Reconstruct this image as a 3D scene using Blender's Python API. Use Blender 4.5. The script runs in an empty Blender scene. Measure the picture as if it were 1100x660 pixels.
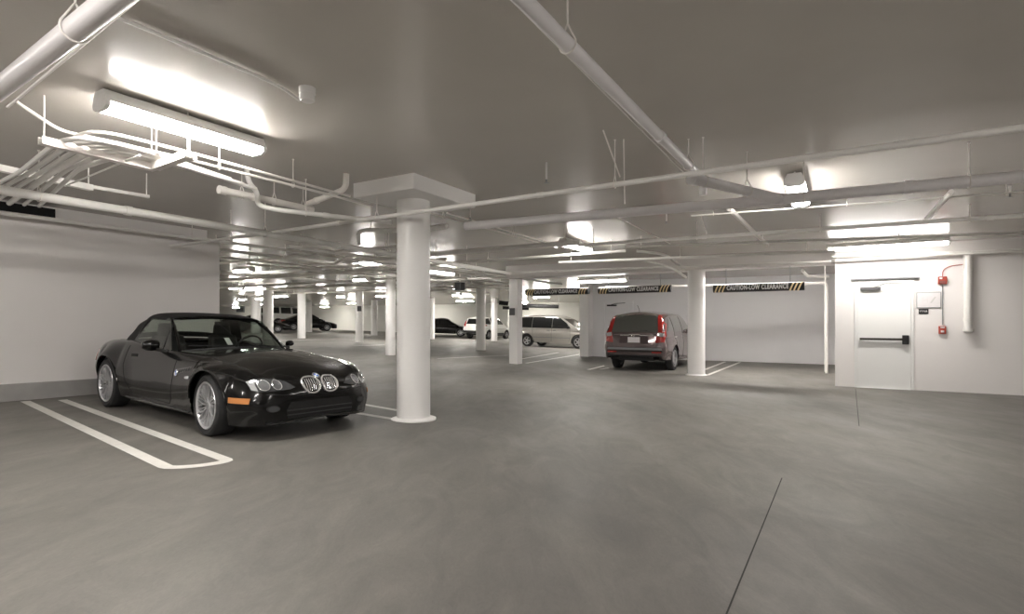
import bpy, bmesh, math, random
from mathutils import Vector, Matrix, geometry
from mathutils.bvhtree import BVHTree
random.seed(7)
COL = bpy.context.scene.collection
V = Vector
# ------------------------------------------------------------------ camera frame
F, CX, HY, EYE = 590.0, 550.0, 347.0, 1.35
E1 = V((350, 590)).normalized()
E2 = V((-E1.y, E1.x))
def zf(x, y=0):
    t = 2*(3-x)
    return .028*(t if t > 30 else math.log(1+math.exp(t)))/2
def zc(x, y=0):
    t = (-x-8)
    u = 2*(x-1.5)
    return 3.08+.012*(t if t > 30 else math.log(1+math.exp(t)))-.022*min(2.6*2.5, (u if u > 30 else math.log(1+math.exp(u)))/2)
def P(px, py, z):                       # picture point on the level z
    y = F*(z-EYE)/(HY-py)
    return V(((px-CX)*y/F, y, z))
def D(px, py, y): return V(((px-CX)*y/F, y, EYE+(HY-py)*y/F))
def G(px, py):                          # picture point on the floor
    k = (px-CX)/F
    lo = .5; y = lo
    def g(y): return EYE-(py-HY)*y/F-zf(k*y)
    while g(y) > 0 and y < 200: lo = y; y *= 1.02
    hi = y
    for _ in range(40):
        m = (lo+hi)/2
        if g(m) > 0: lo = m
        else: hi = m
    return V((k*lo, lo, zf(k*lo)))
def AB(a, b, z=0): return V((a*E1.x+b*E2.x, a*E1.y+b*E2.y, z))
def ab(p): return (p.x*E1.x+p.y*E1.y, p.x*E2.x+p.y*E2.y)
YAW = math.atan2(E1.y, E1.x)
# ------------------------------------------------------------------ materials
M = {}
def mat(name, col, rough=.5, metal=0, coat=0, emit=None, es=0, noise=0, nscale=20, bump=0, bscale=200, spec=.5):
    m = bpy.data.materials.new(name); m.use_nodes = True
    nt = m.node_tree; b = nt.nodes['Principled BSDF']
    b.inputs['Base Color'].default_value = (*col, 1)
    b.inputs['Roughness'].default_value = rough
    b.inputs['Metallic'].default_value = metal
    b.inputs['Coat Weight'].default_value = coat
    b.inputs['Coat Roughness'].default_value = .04
    b.inputs['Specular IOR Level'].default_value = spec
    tc = nt.nodes.new('ShaderNodeTexCoord')
    n = nt.nodes.new('ShaderNodeTexNoise'); n.inputs['Scale'].default_value = nscale
    n.inputs['Detail'].default_value = 4
    nt.links.new(tc.outputs['Object'], n.inputs['Vector'])
    mx = nt.nodes.new('ShaderNodeMix'); mx.data_type = 'RGBA'
    k = noise
    mx.inputs[6].default_value = (*[max(0, c*(1-k)) for c in col], 1)
    mx.inputs[7].default_value = (*[min(1, c*(1+k)) for c in col], 1)
    nt.links.new(n.outputs['Fac'], mx.inputs[0]); nt.links.new(mx.outputs[2], b.inputs['Base Color'])
    if bump:
        n2 = nt.nodes.new('ShaderNodeTexNoise'); n2.inputs['Scale'].default_value = bscale
        bp = nt.nodes.new('ShaderNodeBump'); bp.inputs['Strength'].default_value = bump; bp.inputs['Distance'].default_value = .01
        nt.links.new(tc.outputs['Object'], n2.inputs['Vector'])
        nt.links.new(n2.outputs['Fac'], bp.inputs['Height']); nt.links.new(bp.outputs[0], b.inputs['Normal'])
    if emit:
        b.inputs['Emission Color'].default_value = (*emit, 1); b.inputs['Emission Strength'].default_value = es
    M[name] = m; return m
def glass(name, tint, refl=.08):
    m = bpy.data.materials.new(name); m.use_nodes = True
    nt = m.node_tree; nt.nodes.clear()
    o = nt.nodes.new('ShaderNodeOutputMaterial'); mx = nt.nodes.new('ShaderNodeMixShader')
    t = nt.nodes.new('ShaderNodeBsdfTransparent'); g = nt.nodes.new('ShaderNodeBsdfGlossy')
    f = nt.nodes.new('ShaderNodeFresnel'); f.inputs['IOR'].default_value = 1.5
    t.inputs['Color'].default_value = (*tint, 1); g.inputs['Roughness'].default_value = .02
    ge = nt.nodes.new('ShaderNodeNewGeometry'); ma = nt.nodes.new('ShaderNodeMath'); ma.operation = 'MULTIPLY_ADD'; ma.inputs[1].default_value = -(1.5-1/1.5); ma.inputs[2].default_value = 1.5
    nt.links.new(ge.outputs['Backfacing'], ma.inputs[0]); nt.links.new(ma.outputs[0], f.inputs['IOR'])
    nt.links.new(f.outputs[0], mx.inputs[0]); nt.links.new(t.outputs[0], mx.inputs[1]); nt.links.new(g.outputs[0], mx.inputs[2])
    nt.links.new(mx.outputs[0], o.inputs[0]); M[name] = m; return m

def floor_mat():
    m = bpy.data.materials.new('broomed_concrete'); m.use_nodes = True; nt = m.node_tree; L = nt.links
    b = nt.nodes['Principled BSDF']; tc = nt.nodes.new('ShaderNodeTexCoord')
    mp = nt.nodes.new('ShaderNodeMapping'); mp.inputs['Rotation'].default_value = (0, 0, -YAW); mp.inputs['Scale'].default_value = (1, .45, 1)
    L.new(tc.outputs['Object'], mp.inputs['Vector'])
    def noise(sc, det, dist=0, rough=.55):
        n = nt.nodes.new('ShaderNodeTexNoise'); n.inputs['Scale'].default_value = sc; n.inputs['Detail'].default_value = det
        n.inputs['Distortion'].default_value = dist; n.inputs['Roughness'].default_value = rough
        L.new(mp.outputs[0], n.inputs['Vector']); return n.outputs['Fac']
    def ramp(src, stops):
        r = nt.nodes.new('ShaderNodeValToRGB'); e = r.color_ramp.elements
        while len(e) < len(stops): e.new(.5)
        for q, (p, c) in zip(e, stops): q.position = p; q.color = (*c, 1)
        L.new(src, r.inputs[0]); return r.outputs[0]
    def mix(a, c, fac, mode='MULTIPLY'):
        x = nt.nodes.new('ShaderNodeMix'); x.data_type = 'RGBA'; x.blend_type = mode; x.inputs[0].default_value = fac
        L.new(a, x.inputs[6]); L.new(c, x.inputs[7]); return x.outputs[2]
    base = ramp(noise(.55, 5, .6), [(.28, FLOORC[0]), (.5, FLOORC[1]), (.72, FLOORC[2])])
    mid = ramp(noise(2.6, 7, 1.6, .65), [(.3, (.70, .70, .70)), (.7, (1.10, 1.09, 1.07))])
    fine = ramp(noise(26, 6, 2.4, .7), [(.3, (.80, .80, .80)), (.68, (1.12, 1.12, 1.12))])
    c = mix(mix(base, mid, .75), fine, .55)
    L.new(c, b.inputs['Base Color'])
    r = ramp(noise(1.2, 4), [(.3, (.52,)*3), (.7, (.68,)*3)])
    L.new(r, b.inputs['Roughness'])
    bp = nt.nodes.new('ShaderNodeBump'); bp.inputs['Strength'].default_value = .12; bp.inputs['Distance'].default_value = .01
    L.new(noise(90, 5, 1), bp.inputs['Height']); L.new(bp.outputs[0], b.inputs['Normal'])
    M['floor'] = m
FLOORC = [(.122, .116, .106), (.166, .157, .144), (.210, .199, .182)]
floor_mat()
mat('ceil', (.60, .57, .525), .22, noise=.06, nscale=1.5, bump=.05, bscale=60, spec=.55)
mat('wall', (.87, .84, .825), .5, noise=.03, nscale=1.2, bump=.04, bscale=80)
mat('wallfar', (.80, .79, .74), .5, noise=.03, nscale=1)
mat('bay', (.80, .79, .80), .5, noise=.04, nscale=1)
mat('curb', (.36, .35, .34), .6, noise=.15, nscale=5)
mat('column', (.90, .885, .87), .28, noise=.02, nscale=2, bump=.03, bscale=30)
mat('pipe', (.84, .82, .79), .35, noise=.04, nscale=8)
mat('pipegrey', (.84, .815, .825), .4, noise=.06, nscale=6)
mat('steel', (.62, .61, .59), .35, metal=.3, noise=.05)
mat('strut', (.86, .82, .78), .4)
mat('lens_soft', (.95, .95, .93), .4, emit=(1, .957, .905), es=28)
mat('lens_bright', (.95, .95, .93), .4, emit=(1, .957, .88), es=120)
mat('house', (.85, .84, .82), .4)
mat('lens', (.95, .95, .93), .4, emit=(1, .957, .905), es=62)
mat('doorp', (.84, .84, .825), .4, noise=.015, nscale=1)
mat('black', (.012, .012, .013), .4)
mat('rubber', (.018, .018, .019), .75, noise=.2, nscale=60)
mat('bronze', (.05, .045, .04), .35, metal=.5)
mat('darkgrey', (.10, .10, .105), .5)
mat('greymetal', (.30, .31, .32), .35, metal=.5)
mat('red', (.42, .07, .045), .4)
mat('paint_line', (.66, .645, .61), .55, noise=.14, nscale=14)
mat('joint', (.03, .028, .026), .9)
mat('white', (.85, .85, .85), .4)
mat('paper', (.76, .73, .74), .5, noise=.05, nscale=25)
mat('yellow', (.88, .74, .42), .45)
mat('void', (.01, .01, .01), .9)
mat('blackpaint', (.0025, .0025, .0025), .22, coat=.5, spec=.2)
mat('canvas', (.012, .012, .0125), .85, bump=.3, bscale=300, noise=.3, nscale=80)
mat('chrome', (.92, .92, .93), .16, metal=.8)
mat('alloy', (.60, .60, .62), .28, metal=.7)
mat('lampglass', (.62, .64, .66), .06, coat=1, metal=.5)
mat('lampdark', (.05, .052, .055), .1, coat=1)
mat('amber', (.50, .21, .07), .15, coat=1)
mat('redlamp', (.30, .018, .015), .12, coat=1)
mat('blue', (.03, .12, .5), .3)
mat('tub', (.013, .013, .014), .8)
mat('seat', (.018, .018, .018), .6)
mat('alloy_dull', (.42, .42, .43), .35, metal=.7)
mat('lampmid', (.30, .31, .33), .12, metal=.7, coat=1)
mat('brownpaint', (.15, .115, .115), .24, metal=.6, coat=.9)
mat('silverpaint', (.48, .46, .43), .28, metal=.55, coat=.8)
mat('whitepaint', (.74, .74, .72), .25, coat=.8)
mat('glossblack', (.008, .009, .01), .06, coat=1)
mat('tintglass_dark', (.075, .078, .07), .05, coat=1)
mat('skylight', (.30, .36, .30), .3)
glass('clearglass', (.62, .66, .63)); glass('tintglass', (.10, .11, .10)); glass('plastic_window', (.85, .92, .85))
# ------------------------------------------------------------------ mesh kit
class MB:
    def __init__(s): s.v = []; s.f = []
    def add(s, vs, fs):
        n = len(s.v); s.v += [V(p) for p in vs]; s.f += [tuple(i+n for i in f) for f in fs]; return s
    def hexa(s, c):                      # 8 corners: bottom 4, top 4
        return s.add(c, [(3, 2, 1, 0), (4, 5, 6, 7), (0, 1, 5, 4), (1, 2, 6, 5), (2, 3, 7, 6), (3, 0, 4, 7)])
    def box(s, x0, x1, y0, y1, z0, z1):
        return s.hexa([(x0, y0, z0), (x1, y0, z0), (x1, y1, z0), (x0, y1, z0), (x0, y0, z1), (x1, y0, z1), (x1, y1, z1), (x0, y1, z1)])
    def abox(s, a0, a1, b0, b1, z0, z1):
        q = [(a0, b0), (a1, b0), (a1, b1), (a0, b1)]
        return s.hexa([AB(a, b, z0) for a, b in q]+[AB(a, b, z1) for a, b in q])
    def tube(s, pts, r, n=12, cap=True):
        pts = [V(p) for p in pts]; R = r if isinstance(r, (list, tuple)) else [r]*len(pts)
        t0 = (pts[1]-pts[0]).normalized()
        u = t0.cross(V((0, 0, 1)));
        if u.length < 1e-3: u = t0.cross(V((1, 0, 0)))
        u.normalize(); rings = []
        for i, p in enumerate(pts):
            a = pts[max(i-1, 0)]; b = pts[min(i+1, len(pts)-1)]; t = (b-a)
            t = t.normalized() if t.length > 1e-9 else t0
            u = (u-t*u.dot(t)).normalized(); w = t.cross(u)
            rings.append([p+(u*math.cos(k*2*math.pi/n)+w*math.sin(k*2*math.pi/n))*R[i] for k in range(n)])
        vs = [q for r_ in rings for q in r_]; fs = []
        for i in range(len(pts)-1):
            for k in range(n): fs.append((i*n+k, i*n+(k+1) % n, (i+1)*n+(k+1) % n, (i+1)*n+k))
        if cap: fs.append(tuple(reversed(range(n)))); fs.append(tuple((len(pts)-1)*n+k for k in range(n)))
        return s.add(vs, fs)
    def lathe(s, prof, o=(0, 0, 0), axis='z', n=32, closed=False):
        o = V(o); vs = []; m = len(prof)
        for k in range(n):
            c, d = math.cos(2*math.pi*k/n), math.sin(2*math.pi*k/n)
            for r, h in prof:
                vs.append(o+(V((r*c, r*d, h)) if axis == 'z' else V((r*c, h, r*d)) if axis == 'y' else V((h, r*c, r*d))))
        fs = []
        for k in range(n):
            k2 = (k+1) % n
            for i in range(m if closed else m-1):
                j = (i+1) % m; fs.append((k*m+i, k2*m+i, k2*m+j, k*m+j))
        return s.add(vs, fs)
    def prism(s, poly, d):               # poly: 3D loop, extruded by vector d
        n = len(poly); d = V(d); vs = [V(p) for p in poly]+[V(p)+d for p in poly]
        return s.add(vs, [tuple(reversed(range(n))), tuple(range(n, 2*n))]+[(i, (i+1) % n, n+(i+1) % n, n+i) for i in range(n)])
    def build(s, name, m, parent=None, smooth=False, bevel=0, angle=40, kind=None):
        me = bpy.data.meshes.new(name); me.from_pydata([tuple(p) for p in s.v], [], s.f); me.materials.append(M[m] if isinstance(m, str) else m)
        bm = bmesh.new(); bm.from_mesh(me); bmesh.ops.remove_doubles(bm, verts=bm.verts, dist=1e-5)
        bmesh.ops.recalc_face_normals(bm, faces=bm.faces); bm.to_mesh(me); bm.free()
        o = bpy.data.objects.new(name, me); COL.objects.link(o)
        if parent: o.parent = parent
        if smooth:
            for p in me.polygons: p.use_smooth = True
            try: me.set_sharp_from_angle(angle=math.radians(angle))
            except Exception: pass
        if bevel:
            b = o.modifiers.new('b', 'BEVEL'); b.width = bevel; b.segments = 2; b.limit_method = 'ANGLE'
        if kind: o['kind'] = kind
        return o
def thing(name, label, cat, loc=(0, 0, 0), rz=0, group=None):
    o = bpy.data.objects.new(name, None); COL.objects.link(o); o.empty_display_size = .1
    o.location = loc; o.rotation_euler = (0, 0, rz); o['label'] = label; o['category'] = cat
    if group: o['group'] = group
    return o
def tag(o, label, cat, group=None, kind=None):
    o['label'] = label; o['category'] = cat
    if group: o['group'] = group
    if kind: o['kind'] = kind
    return o
def text(body, size, parent, loc, rot, m, name='lettering', ext=.001, align='CENTER', bold=.0, space=1):
    cu = bpy.data.curves.new(name, 'FONT'); cu.body = body; cu.size = size; cu.extrude = ext; cu.align_x = align; cu.align_y = 'CENTER'; cu.offset = bold; cu.space_character = space
    t = bpy.data.objects.new(name, cu); COL.objects.link(t)
    dg = bpy.context.evaluated_depsgraph_get(); me = bpy.data.meshes.new_from_object(t.evaluated_get(dg)); bpy.data.objects.remove(t)
    o = bpy.data.objects.new(name, me); COL.objects.link(o); me.materials.clear(); me.materials.append(M[m]); o.parent = parent; o.location = loc; o.rotation_euler = rot
    return o
def relocate(root, child):               # children built in world space -> keep place under a moved root
    child.matrix_parent_inverse = root.matrix_basis.inverted()
def R(d): return math.radians(d)
def smooth_path(pts, rad=.12, n=5):
    pts = [V(p) for p in pts]; out = [pts[0]]
    for i in range(1, len(pts)-1):
        a, b, c = pts[i-1], pts[i], pts[i+1]
        d1 = min(rad, (a-b).length*.45); d2 = min(rad, (c-b).length*.45)
        p, q = b+(a-b).normalized()*d1, b+(c-b).normalized()*d2
        for k in range(n+1):
            t = k/n; out.append(p*(1-t)**2+b*2*t*(1-t)+q*t*t)
    out.append(pts[-1]); return out
# ------------------------------------------------------------------ shell
def sheet(name, zfun, off, m):
    xs = [-80+i*2.5 for i in range(57)]; ys = [-14+i*2.5 for i in range(46)]
    mb = MB(); nx, ny = len(xs), len(ys)
    vs = [(x, y, zfun(x)) for y in ys for x in xs]+[(x, y, zfun(x)+off) for y in ys for x in xs]
    fs = []
    for k in (0, nx*ny):
        for j in range(ny-1):
            for i in range(nx-1):
                a = k+j*nx+i; fs.append((a, a+1, a+nx+1, a+nx))
    for i in range(nx-1):
        for j in (0, ny-1): a = j*nx+i; fs.append((a, a+1, a+1+nx*ny, a+nx*ny))
    for j in range(ny-1):
        for i in (0, nx-1): a = j*nx+i; fs.append((a, a+nx, a+nx+nx*ny, a+nx*ny))
    mb.add(vs, fs); return mb.build(name, m, smooth=True, kind='structure')
xs_fine = None
floor = sheet('floor', zf, -.3, 'floor')
ceiling = sheet('ceiling', zc, .3, 'ceil')
def wall(name, a0, a1, b0, b1, z0=-.2, z1=3.1, m='wall', parent=None):
    c = AB((a0+a1)/2, (b0+b1)/2)
    if parent is None and z1 > 3: z1 = zc(min(AB(a0, b1).x, AB(a1, b1).x))+.05
    return MB().abox(a0, a1, b0, b1, z0, z1).build(name, m, parent, kind='structure')
AC, BCo = ab(G(897, 415)); AC = 13.59
AB_ = 20.5
# the wall with the exit door, its block reaching back to the bay wall
wall_right = MB().abox(AC, AC+.3, -14, BCo, -.2, 3.13).abox(AC+.3, AB_, BCo-.2, BCo, -.2, 3.13).build('wall_right', 'wall', kind='structure')
wall('wall_bay', AB_, AB_+.25, BCo-.2, 8.8, m='bay')
MB().abox(AB_-.42, AB_, 8.42, 8.8, -.2, 3.13).build('trim_1', 'column', kind='structure')
wall('wall_side', AB_+.25, 41.3, 8.5, 8.8, m='wallfar')
wall('wall_far', 41.3, 41.6, 8.5, 76, m='wallfar')
wall('wall_far_left', 5.93, 41.6, 76, 76.3, m='wallfar')
wl = MB().abox(-9, 5.93, 9.76, 10.15, -.2, 2.855).abox(-9, 5.93, 10.15, 10.45, -.2, 3.2).build('wall_left', 'wall', kind='structure')
wall('wall_left_back', 5.63, 5.93, 10.45, 76, m='wallfar')
wall('wall_behind', -9, -8.7, -14, 10, m='wall')
wall('wall_near_right', -9, AC, -14, -13.7, m='wall')
# kerb at the foot of the left wall, following the floor
def strip_on_floor(mb, a0, a1, b0, b1, h, n=16, lift=-.02):
    for i in range(n):
        s0, s1 = a0+(a1-a0)*i/n, a0+(a1-a0)*(i+1)/n
        q = [AB(s0, b0), AB(s1, b0), AB(s1, b1), AB(s0, b1)]
        mb.hexa([V((p.x, p.y, zf(p.x)+lift)) for p in q]+[V((p.x, p.y, zf(p.x)+h)) for p in q])
    return mb
kerb = MB(); strip_on_floor(kerb, -9, 5.93, 9.715, 9.77, .235)
kerb.build('baseboard_left', 'curb', kind='structure')
# dark gap above the left wall
bm_ = MB(); bm_.abox(1.0, 3.6, 10.12, 10.16, 2.90, 3.06); o = bm_.build('wall_gap', 'void', wl)
# beam over the column row and drop panels
MB().abox(14.3, 14.95, BCo-.05, 8.7, 2.70, 3.12).build('beam', 'wall', kind='structure')
MB().abox(4.86, 6.12, 4.2, 5.18, 2.90, 3.12).build('column_capital', 'column', bevel=.012, kind='structure')
MB().abox(20.0, 21.8, 13.3, 15.0, 2.90, 3.12).build('column_capital', 'ceil', kind='structure')
# ------------------------------------------------------------------ columns
def column(px, pyb, wpx, label, square=False, ztop=None, plate=None, flare=0, grp=None, m='column'):
    g = G(px, pyb); dep = g.y; r = wpx/2/F*dep*1.01
    d = V((g.x, g.y, 0)).normalized(); c = g+d*r*(1 if not square else 1.1); c.z = zf(c.x)
    ztop = ztop or zc(c.x)+.03
    t = thing('column', label, 'column', c, YAW if square else 0, grp)
    h = ztop-c.z; mb = MB()
    if square: mb.box(-r*.75, r*.75, -r*.75, r*.75, -.06, h)
    else: mb.lathe([(0, -.06), (r, -.06), (r, h*.5), (r, h), (0, h)], n=40)
    mb.build('shaft', m, t, smooth=not square, bevel=.01 if square else 0)
    if flare:
        MB().lathe([(0, -.05), (r+flare, -.05), (r+flare, .012), (r+.02, .03), (r*.98, .035)], n=40).build('base_ring', m, t, smooth=True)
    if plate:
        z, w, hh = plate; b = MB().box(-r*1.02-.03, -r*.98, -w/2, w/2, z, z+hh)
        a = math.atan2(d.y, d.x)-(YAW if square else 0); q = b.build('sign_plate', 'darkgrey', t); q.rotation_euler.z = 0 if square else a
    return t
column(444.3, 453.5, 36, 'thick glossy white round column in the foreground beside the black convertible', ztop=2.93, flare=.075)
column(748, 404, 18, 'white round column at the right rear corner of the brown hatchback', ztop=2.73, flare=.05)
column(554, 391.5, 14, 'white square column with a small dark plate, left of the silver minivan', square=True, ztop=2.73, plate=(1.5, .18, .22))
column(516.5, 376.5, 10.2, 'round column in front of the white hatchback, under a square drop panel', ztop=2.93)
column(419.5, 382, 10.5, 'white round column just left behind the thick foreground column')
column(464, 364.5, 6, 'slim distant column seen just right of the thick foreground column')
column(531, 366.5, 6.5, 'slim square column standing before the side of the white hatchback', square=True)
column(288, 365, 10.5, 'white column rising behind the convertible windscreen, nearest of the far left ones')
column(275, 358, 10, 'distant column partly hidden by the column behind the convertible windscreen')
column(324, 363.6, 8.4, 'round column in front of the tail of the distant black coupe')
column(332, 357, 6, 'thin column in front of the middle of the distant black coupe')
column(386, 368, 8.4, 'round column with a small black box on it, between coupe and foreground column', plate=(1.65, .22, .28))
column(402, 360.5, 6.5, 'distant round column left of the one behind the foreground column')
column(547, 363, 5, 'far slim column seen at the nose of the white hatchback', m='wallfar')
# ------------------------------------------------------------------ light fixtures
def fixture(px, py, z, along, L, label, W=.20, loc=None, lens='lens'):
    c = loc or P(px, py, z); a = YAW+(math.pi/2 if along == 2 else 0)
    if along == 0: a = 0
    t = thing('ceiling_light', label, 'light', c, a, 'fluorescent ceiling lights'); l = L/2
    # housing tray
    poly = [(-W*.34, .075), (W*.34, .075), (W*.46, .03), (W*.515, -.014), (-W*.515, -.014), (-W*.46, .03)]
    MB().prism([(-l, y, zz) for y, zz in poly], (L, 0, 0)).build('housing', 'house', t)
    lp = [(-W*.49, -.012), (W*.49, -.012), (W*.50, -.018), (W*.48, -.045), (W*.30, -.066), (-W*.30, -.066), (-W*.48, -.045), (-W*.50, -.018)]
    MB().prism([(-l+.03, y, zz) for y, zz in lp], (L-.06, 0, 0)).build('diffuser', lens, t)
    for s in (-1, 1):
        x0 = s*l; ep = [(y*1.06, zz*1.06) for y, zz in lp]
        MB().prism([(x0-(.03 if s > 0 else 0), y, zz) for y, zz in ep], (.03, 0, 0)).build('end_cap', 'house', t)
    top = zc(c.x)-c.z+.01
    for s in (-1, 1):
        MB().tube([(s*l*.7, 0, .06), (s*l*.7, 0, top)], .006, 6).build('hanger_rod', 'strut', t)
    MB().tube([(-l-.0, 0, .04), (-l+.1, 0, .04), (-l+.1, 0, top)], .01, 6).build('feed_conduit', 'strut', t)
    return t
FX = [
 (203, 137, 2.985, 1, 1.30, 'long fluorescent light nearest the camera at upper left'),
 (857, 206, 2.93, 1, 1.28, 'fluorescent light seen end-on above the grey drain pipe on the right'),
 (951, 263, 2.85, 2, 1.95, 'long fluorescent light above the white exit door'),
 (619, 264, 2.96, 1, 1.32, 'fluorescent light seen obliquely, left of centre above the minivan'),
 (647, 301, 2.62, 2, 1.55, 'fluorescent light above the warning bars, left of the brown hatchback'),
 (473, 292, 2.96, 1, 1.25, 'fluorescent light just right of the thick foreground column'),
 (262, 290, 2.82, 2, .75, 'fluorescent light close past the end of the left wall'),
 (388, 300, 2.82, 2, .62, 'small fluorescent light left of the thick foreground column, lower of two'),
 (397, 281, 2.86, 2, .55, 'small fluorescent light left of the thick foreground column, higher of two'),
 (303, 318, 2.85, 2, 1.1, 'distant fluorescent light above the column behind the convertible'),
 (346, 313.5, 2.9, 2, .6, 'distant fluorescent light above the black coupe'),
 (367, 318.5, 2.9, 2, .7, 'distant fluorescent light right of the black coupe'),
 (253, 309, 2.9, 2, .7, 'distant fluorescent light by the end of the left wall'),
 (261, 321.5, 2.95, 2, .7, 'tiny far fluorescent light low behind the convertible roof'),
 (491, 317, 2.85, 2, .5, 'distant fluorescent light below the black box'),
 (582, 319, 2.75, 2, 1.0, 'fluorescent light beyond the leftmost warning bar'),
 (564, 324.5, 2.75, 2, .6, 'far fluorescent light low beside the square column'),
 (499, 323, 2.85, 2, 1.3, 'far fluorescent light above the white hatchback'),
]
for px, py, z, al, L, lb in FX: fixture(px, py, z, al, L, lb, lens='lens_soft' if px in (951, 647) else 'lens')
for i, (x, y) in enumerate([(3.5, .1), (-2.2, -2.0), (5.6, -1.5), (-5.4, .8), (.5, -5), (8.5, 4.0), (-6.5, 3.4), (-2.0, .9)]):  # unseen fixtures; the last two added to brighten left wall, column and floor
    fixture(0, 0, 0, 1, 1.22, 'unseen fluorescent light on the ceiling around the camera', loc=V((x, y, zc(x)-.11)))
bl = AB(15.3, 1.9); fixture(0, 0, 0, 2, 2.4, 'fluorescent light tucked behind the beam inside the empty parking bay', loc=V((bl.x, bl.y, zc(bl.x)-.085)))
deep = [(25, 11)]+[(a_, b_) for a_ in (15, 23, 31, 38.5) for b_ in (22, 33, 45, 60)]+[(31, 12), (38, 13)]  # grid of extra fixtures added to brighten the dim far garage
for a_, b_ in deep:
    p = AB(a_, b_); fixture(0, 0, 0, 2, 1.22, 'fluorescent light added deep in the garage to brighten the far area', loc=V((p.x, p.y, zc(p.x)-.2)), lens='lens_bright')
# ------------------------------------------------------------------ pipes
def pipe(name, label, cat, pts, r, m='pipe', hang=0, hoff=.3, coup=0, grp=None, rad=.12, caps=False, n=12):
    W = [V(p) for p in pts]; o = W[0].copy()
    t = thing(name, label, cat, o, 0, grp)
    W = [p-o for p in W]
    MB().tube(smooth_path(W, rad) if len(W) > 2 else W, r, n).build('run', m, t, smooth=True)
    # walk the longest straight leg
    k = max(range(len(W)-1), key=lambda i: (W[i+1]-W[i]).length); A, B = W[k], W[k+1]; d = (B-A); L = d.length; d.normalize()
    if coup:
        x = coup*.6
        while x < L-.1:
            c = A+d*x; MB().tube([c-d*.035, c+d*.035], r*1.18, n).build('coupling', m, t, smooth=True); x += coup
    if hang:
        x = hoff
        while x < L-.05:
            c = A+d*x; top = zc((c+o).x)-(c+o).z+.01
            if top > r+.03:
                mb = MB(); h = min(.07+r, top*.7)
                mb.tube([c+V((0, 0, h)), c+V((0, 0, top))], .006, 6)
                side = V((-d.y, d.x, 0)).normalized()
                loop = [c+side*(r+.008)*math.sin(q)+V((0, 0, -(r+.008)*math.cos(q))) for q in [(-110+i*20)*math.pi/180 for i in range(12)]]
                loop = [c+V((0, 0, h))]+loop+[c+V((0, 0, h))]
                mb.tube(loop, .005, 6); mb.tube([c+V((0, 0, top-.02)), c+V((0, 0, top))], .012, 8)
                mb.build('hanger', 'strut', t)
            x += hang
    if caps:
        for p, q in ((W[0], W[1]), (W[-1], W[-2])):
            dd = (p-q).normalized(); MB().tube([p-dd*.06, p+dd*.02], r*1.2, n).build('end_fitting', m, t, smooth=True)
    return t
def head(px, py, z, label):
    c = P(px, py, z); t = thing('sprinkler', label, 'sprinkler', c)
    top = zc(c.x)-c.z
    MB().tube([(0, 0, .03), (0, 0, top)], .011, 8).build('drop_nipple', 'pipe', t)
    MB().lathe([(0, -.012), (.03, -.01), (.03, -.006), (0, -.004)], n=12).lathe([(.005, -.005), (.012, .03), (0, .03)], n=8).build('deflector', 'greymetal', t)
def ext(p, q, k0, k1):                   # extend a line beyond both ends (metres)
    d = (q-p).normalized(); return p-d*k0, q+d*k1
def lineE(px, py, z, axis, s0, s1):      # through a picture point, along a building axis
    c = P(px, py, z); e = E1 if axis == 1 else E2; e = V((e.x, e.y, 0)); return c+e*s0, c+e*s1
# overhead near pipes
p, q = P(-14, 106, 2.66), P(121, 0, 2.66); p, q = ext(p, q, 1.5, 3)
pipe('drain_pipe', 'large pale pipe crossing the upper left corner close to the camera', 'pipe', [p, q], .049, 'pipegrey', hang=2.4, hoff=.45)
p, q = P(18, 107, 2.72), P(146, 0, 2.72); p, q = ext(p, q, .2, 2.5)  # thin rod added as the bright highlight line along the corner pipe
pipe('conduit', 'thin white rod standing for the highlight along the large corner pipe at upper left', 'pipe', [p, q], .008, 'strut')
p, q = P(0, 204, 2.62), P(548, 294, 2.62); p, q = ext(p, q, 4, 0)
pipe('drain_pipe', 'long pale pipe running along the left wall towards the square column', 'pipe', [p, q], .047, 'pipe', hang=2.6, hoff=1.7, coup=3.2)
p, q = P(240, 257, 2.65), P(1100, 137, 2.65); p, q = ext(p, q, 2.2, 3)
pipe('sprinkler_pipe', 'sprinkler pipe crossing the whole ceiling just in front of the column capital', 'pipe', [p, q], .026, 'pipe', hang=3.1, hoff=2.4, coup=3)
p, q = P(500, 243, 2.66), P(1100, 188, 2.66); q = ext(p, q, 0, 3)[1]
pipe('drain_pipe', 'large grey pipe hung at right, running level to the upper right edge', 'pipe', [p, P(835, 214.5, 2.66), q], .057, 'pipegrey', hang=1.35, hoff=.25, coup=1.9)
pipe('drain_pipe', 'grey pipe branch joining the large grey pipe at an angle', 'pipe', [P(744, 192, 2.66), P(838, 214, 2.66)], .05, 'pipegrey', caps=True, hang=.7, hoff=.15)
p, q = P(564, 2, 2.82), P(755, 193, 2.82); p = ext(p, q, 2.5, 0)[0]
pipe('drain_pipe', 'grey pipe running overhead from the top edge down to the branch', 'pipe', [p, q, q-V((0, 0, .16))], .040, 'pipegrey', hang=2.6, hoff=2.95, coup=2.9, rad=.05)
p, q = P(558, 8, 2.8), P(742, 193, 2.8); p = ext(p, q, 2.5, 0)[0]
pipe('conduit', 'hair-thin conduit beside the overhead grey pipe at top centre', 'pipe', [p, q], .006, 'pipe')
p, q = P(632, 263, 2.78), P(1100, 231.5, 2.78); p, q = ext(p, q, .2, 3)
pipe('sprinkler_pipe', 'pale sprinkler pipe passing in front of the ceiling above the exit door light', 'pipe', [p, q], .03, 'pipe', hang=1.8, coup=3.7)
p, q = P(742, 232, 2.86), P(1100, 206, 2.86); p, q = ext(p, q, 0, 2)
pipe('conduit', 'thin conduit behind and below the large grey pipe at right', 'pipe', [p, q], .011, 'pipe', hang=1.6)
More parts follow.
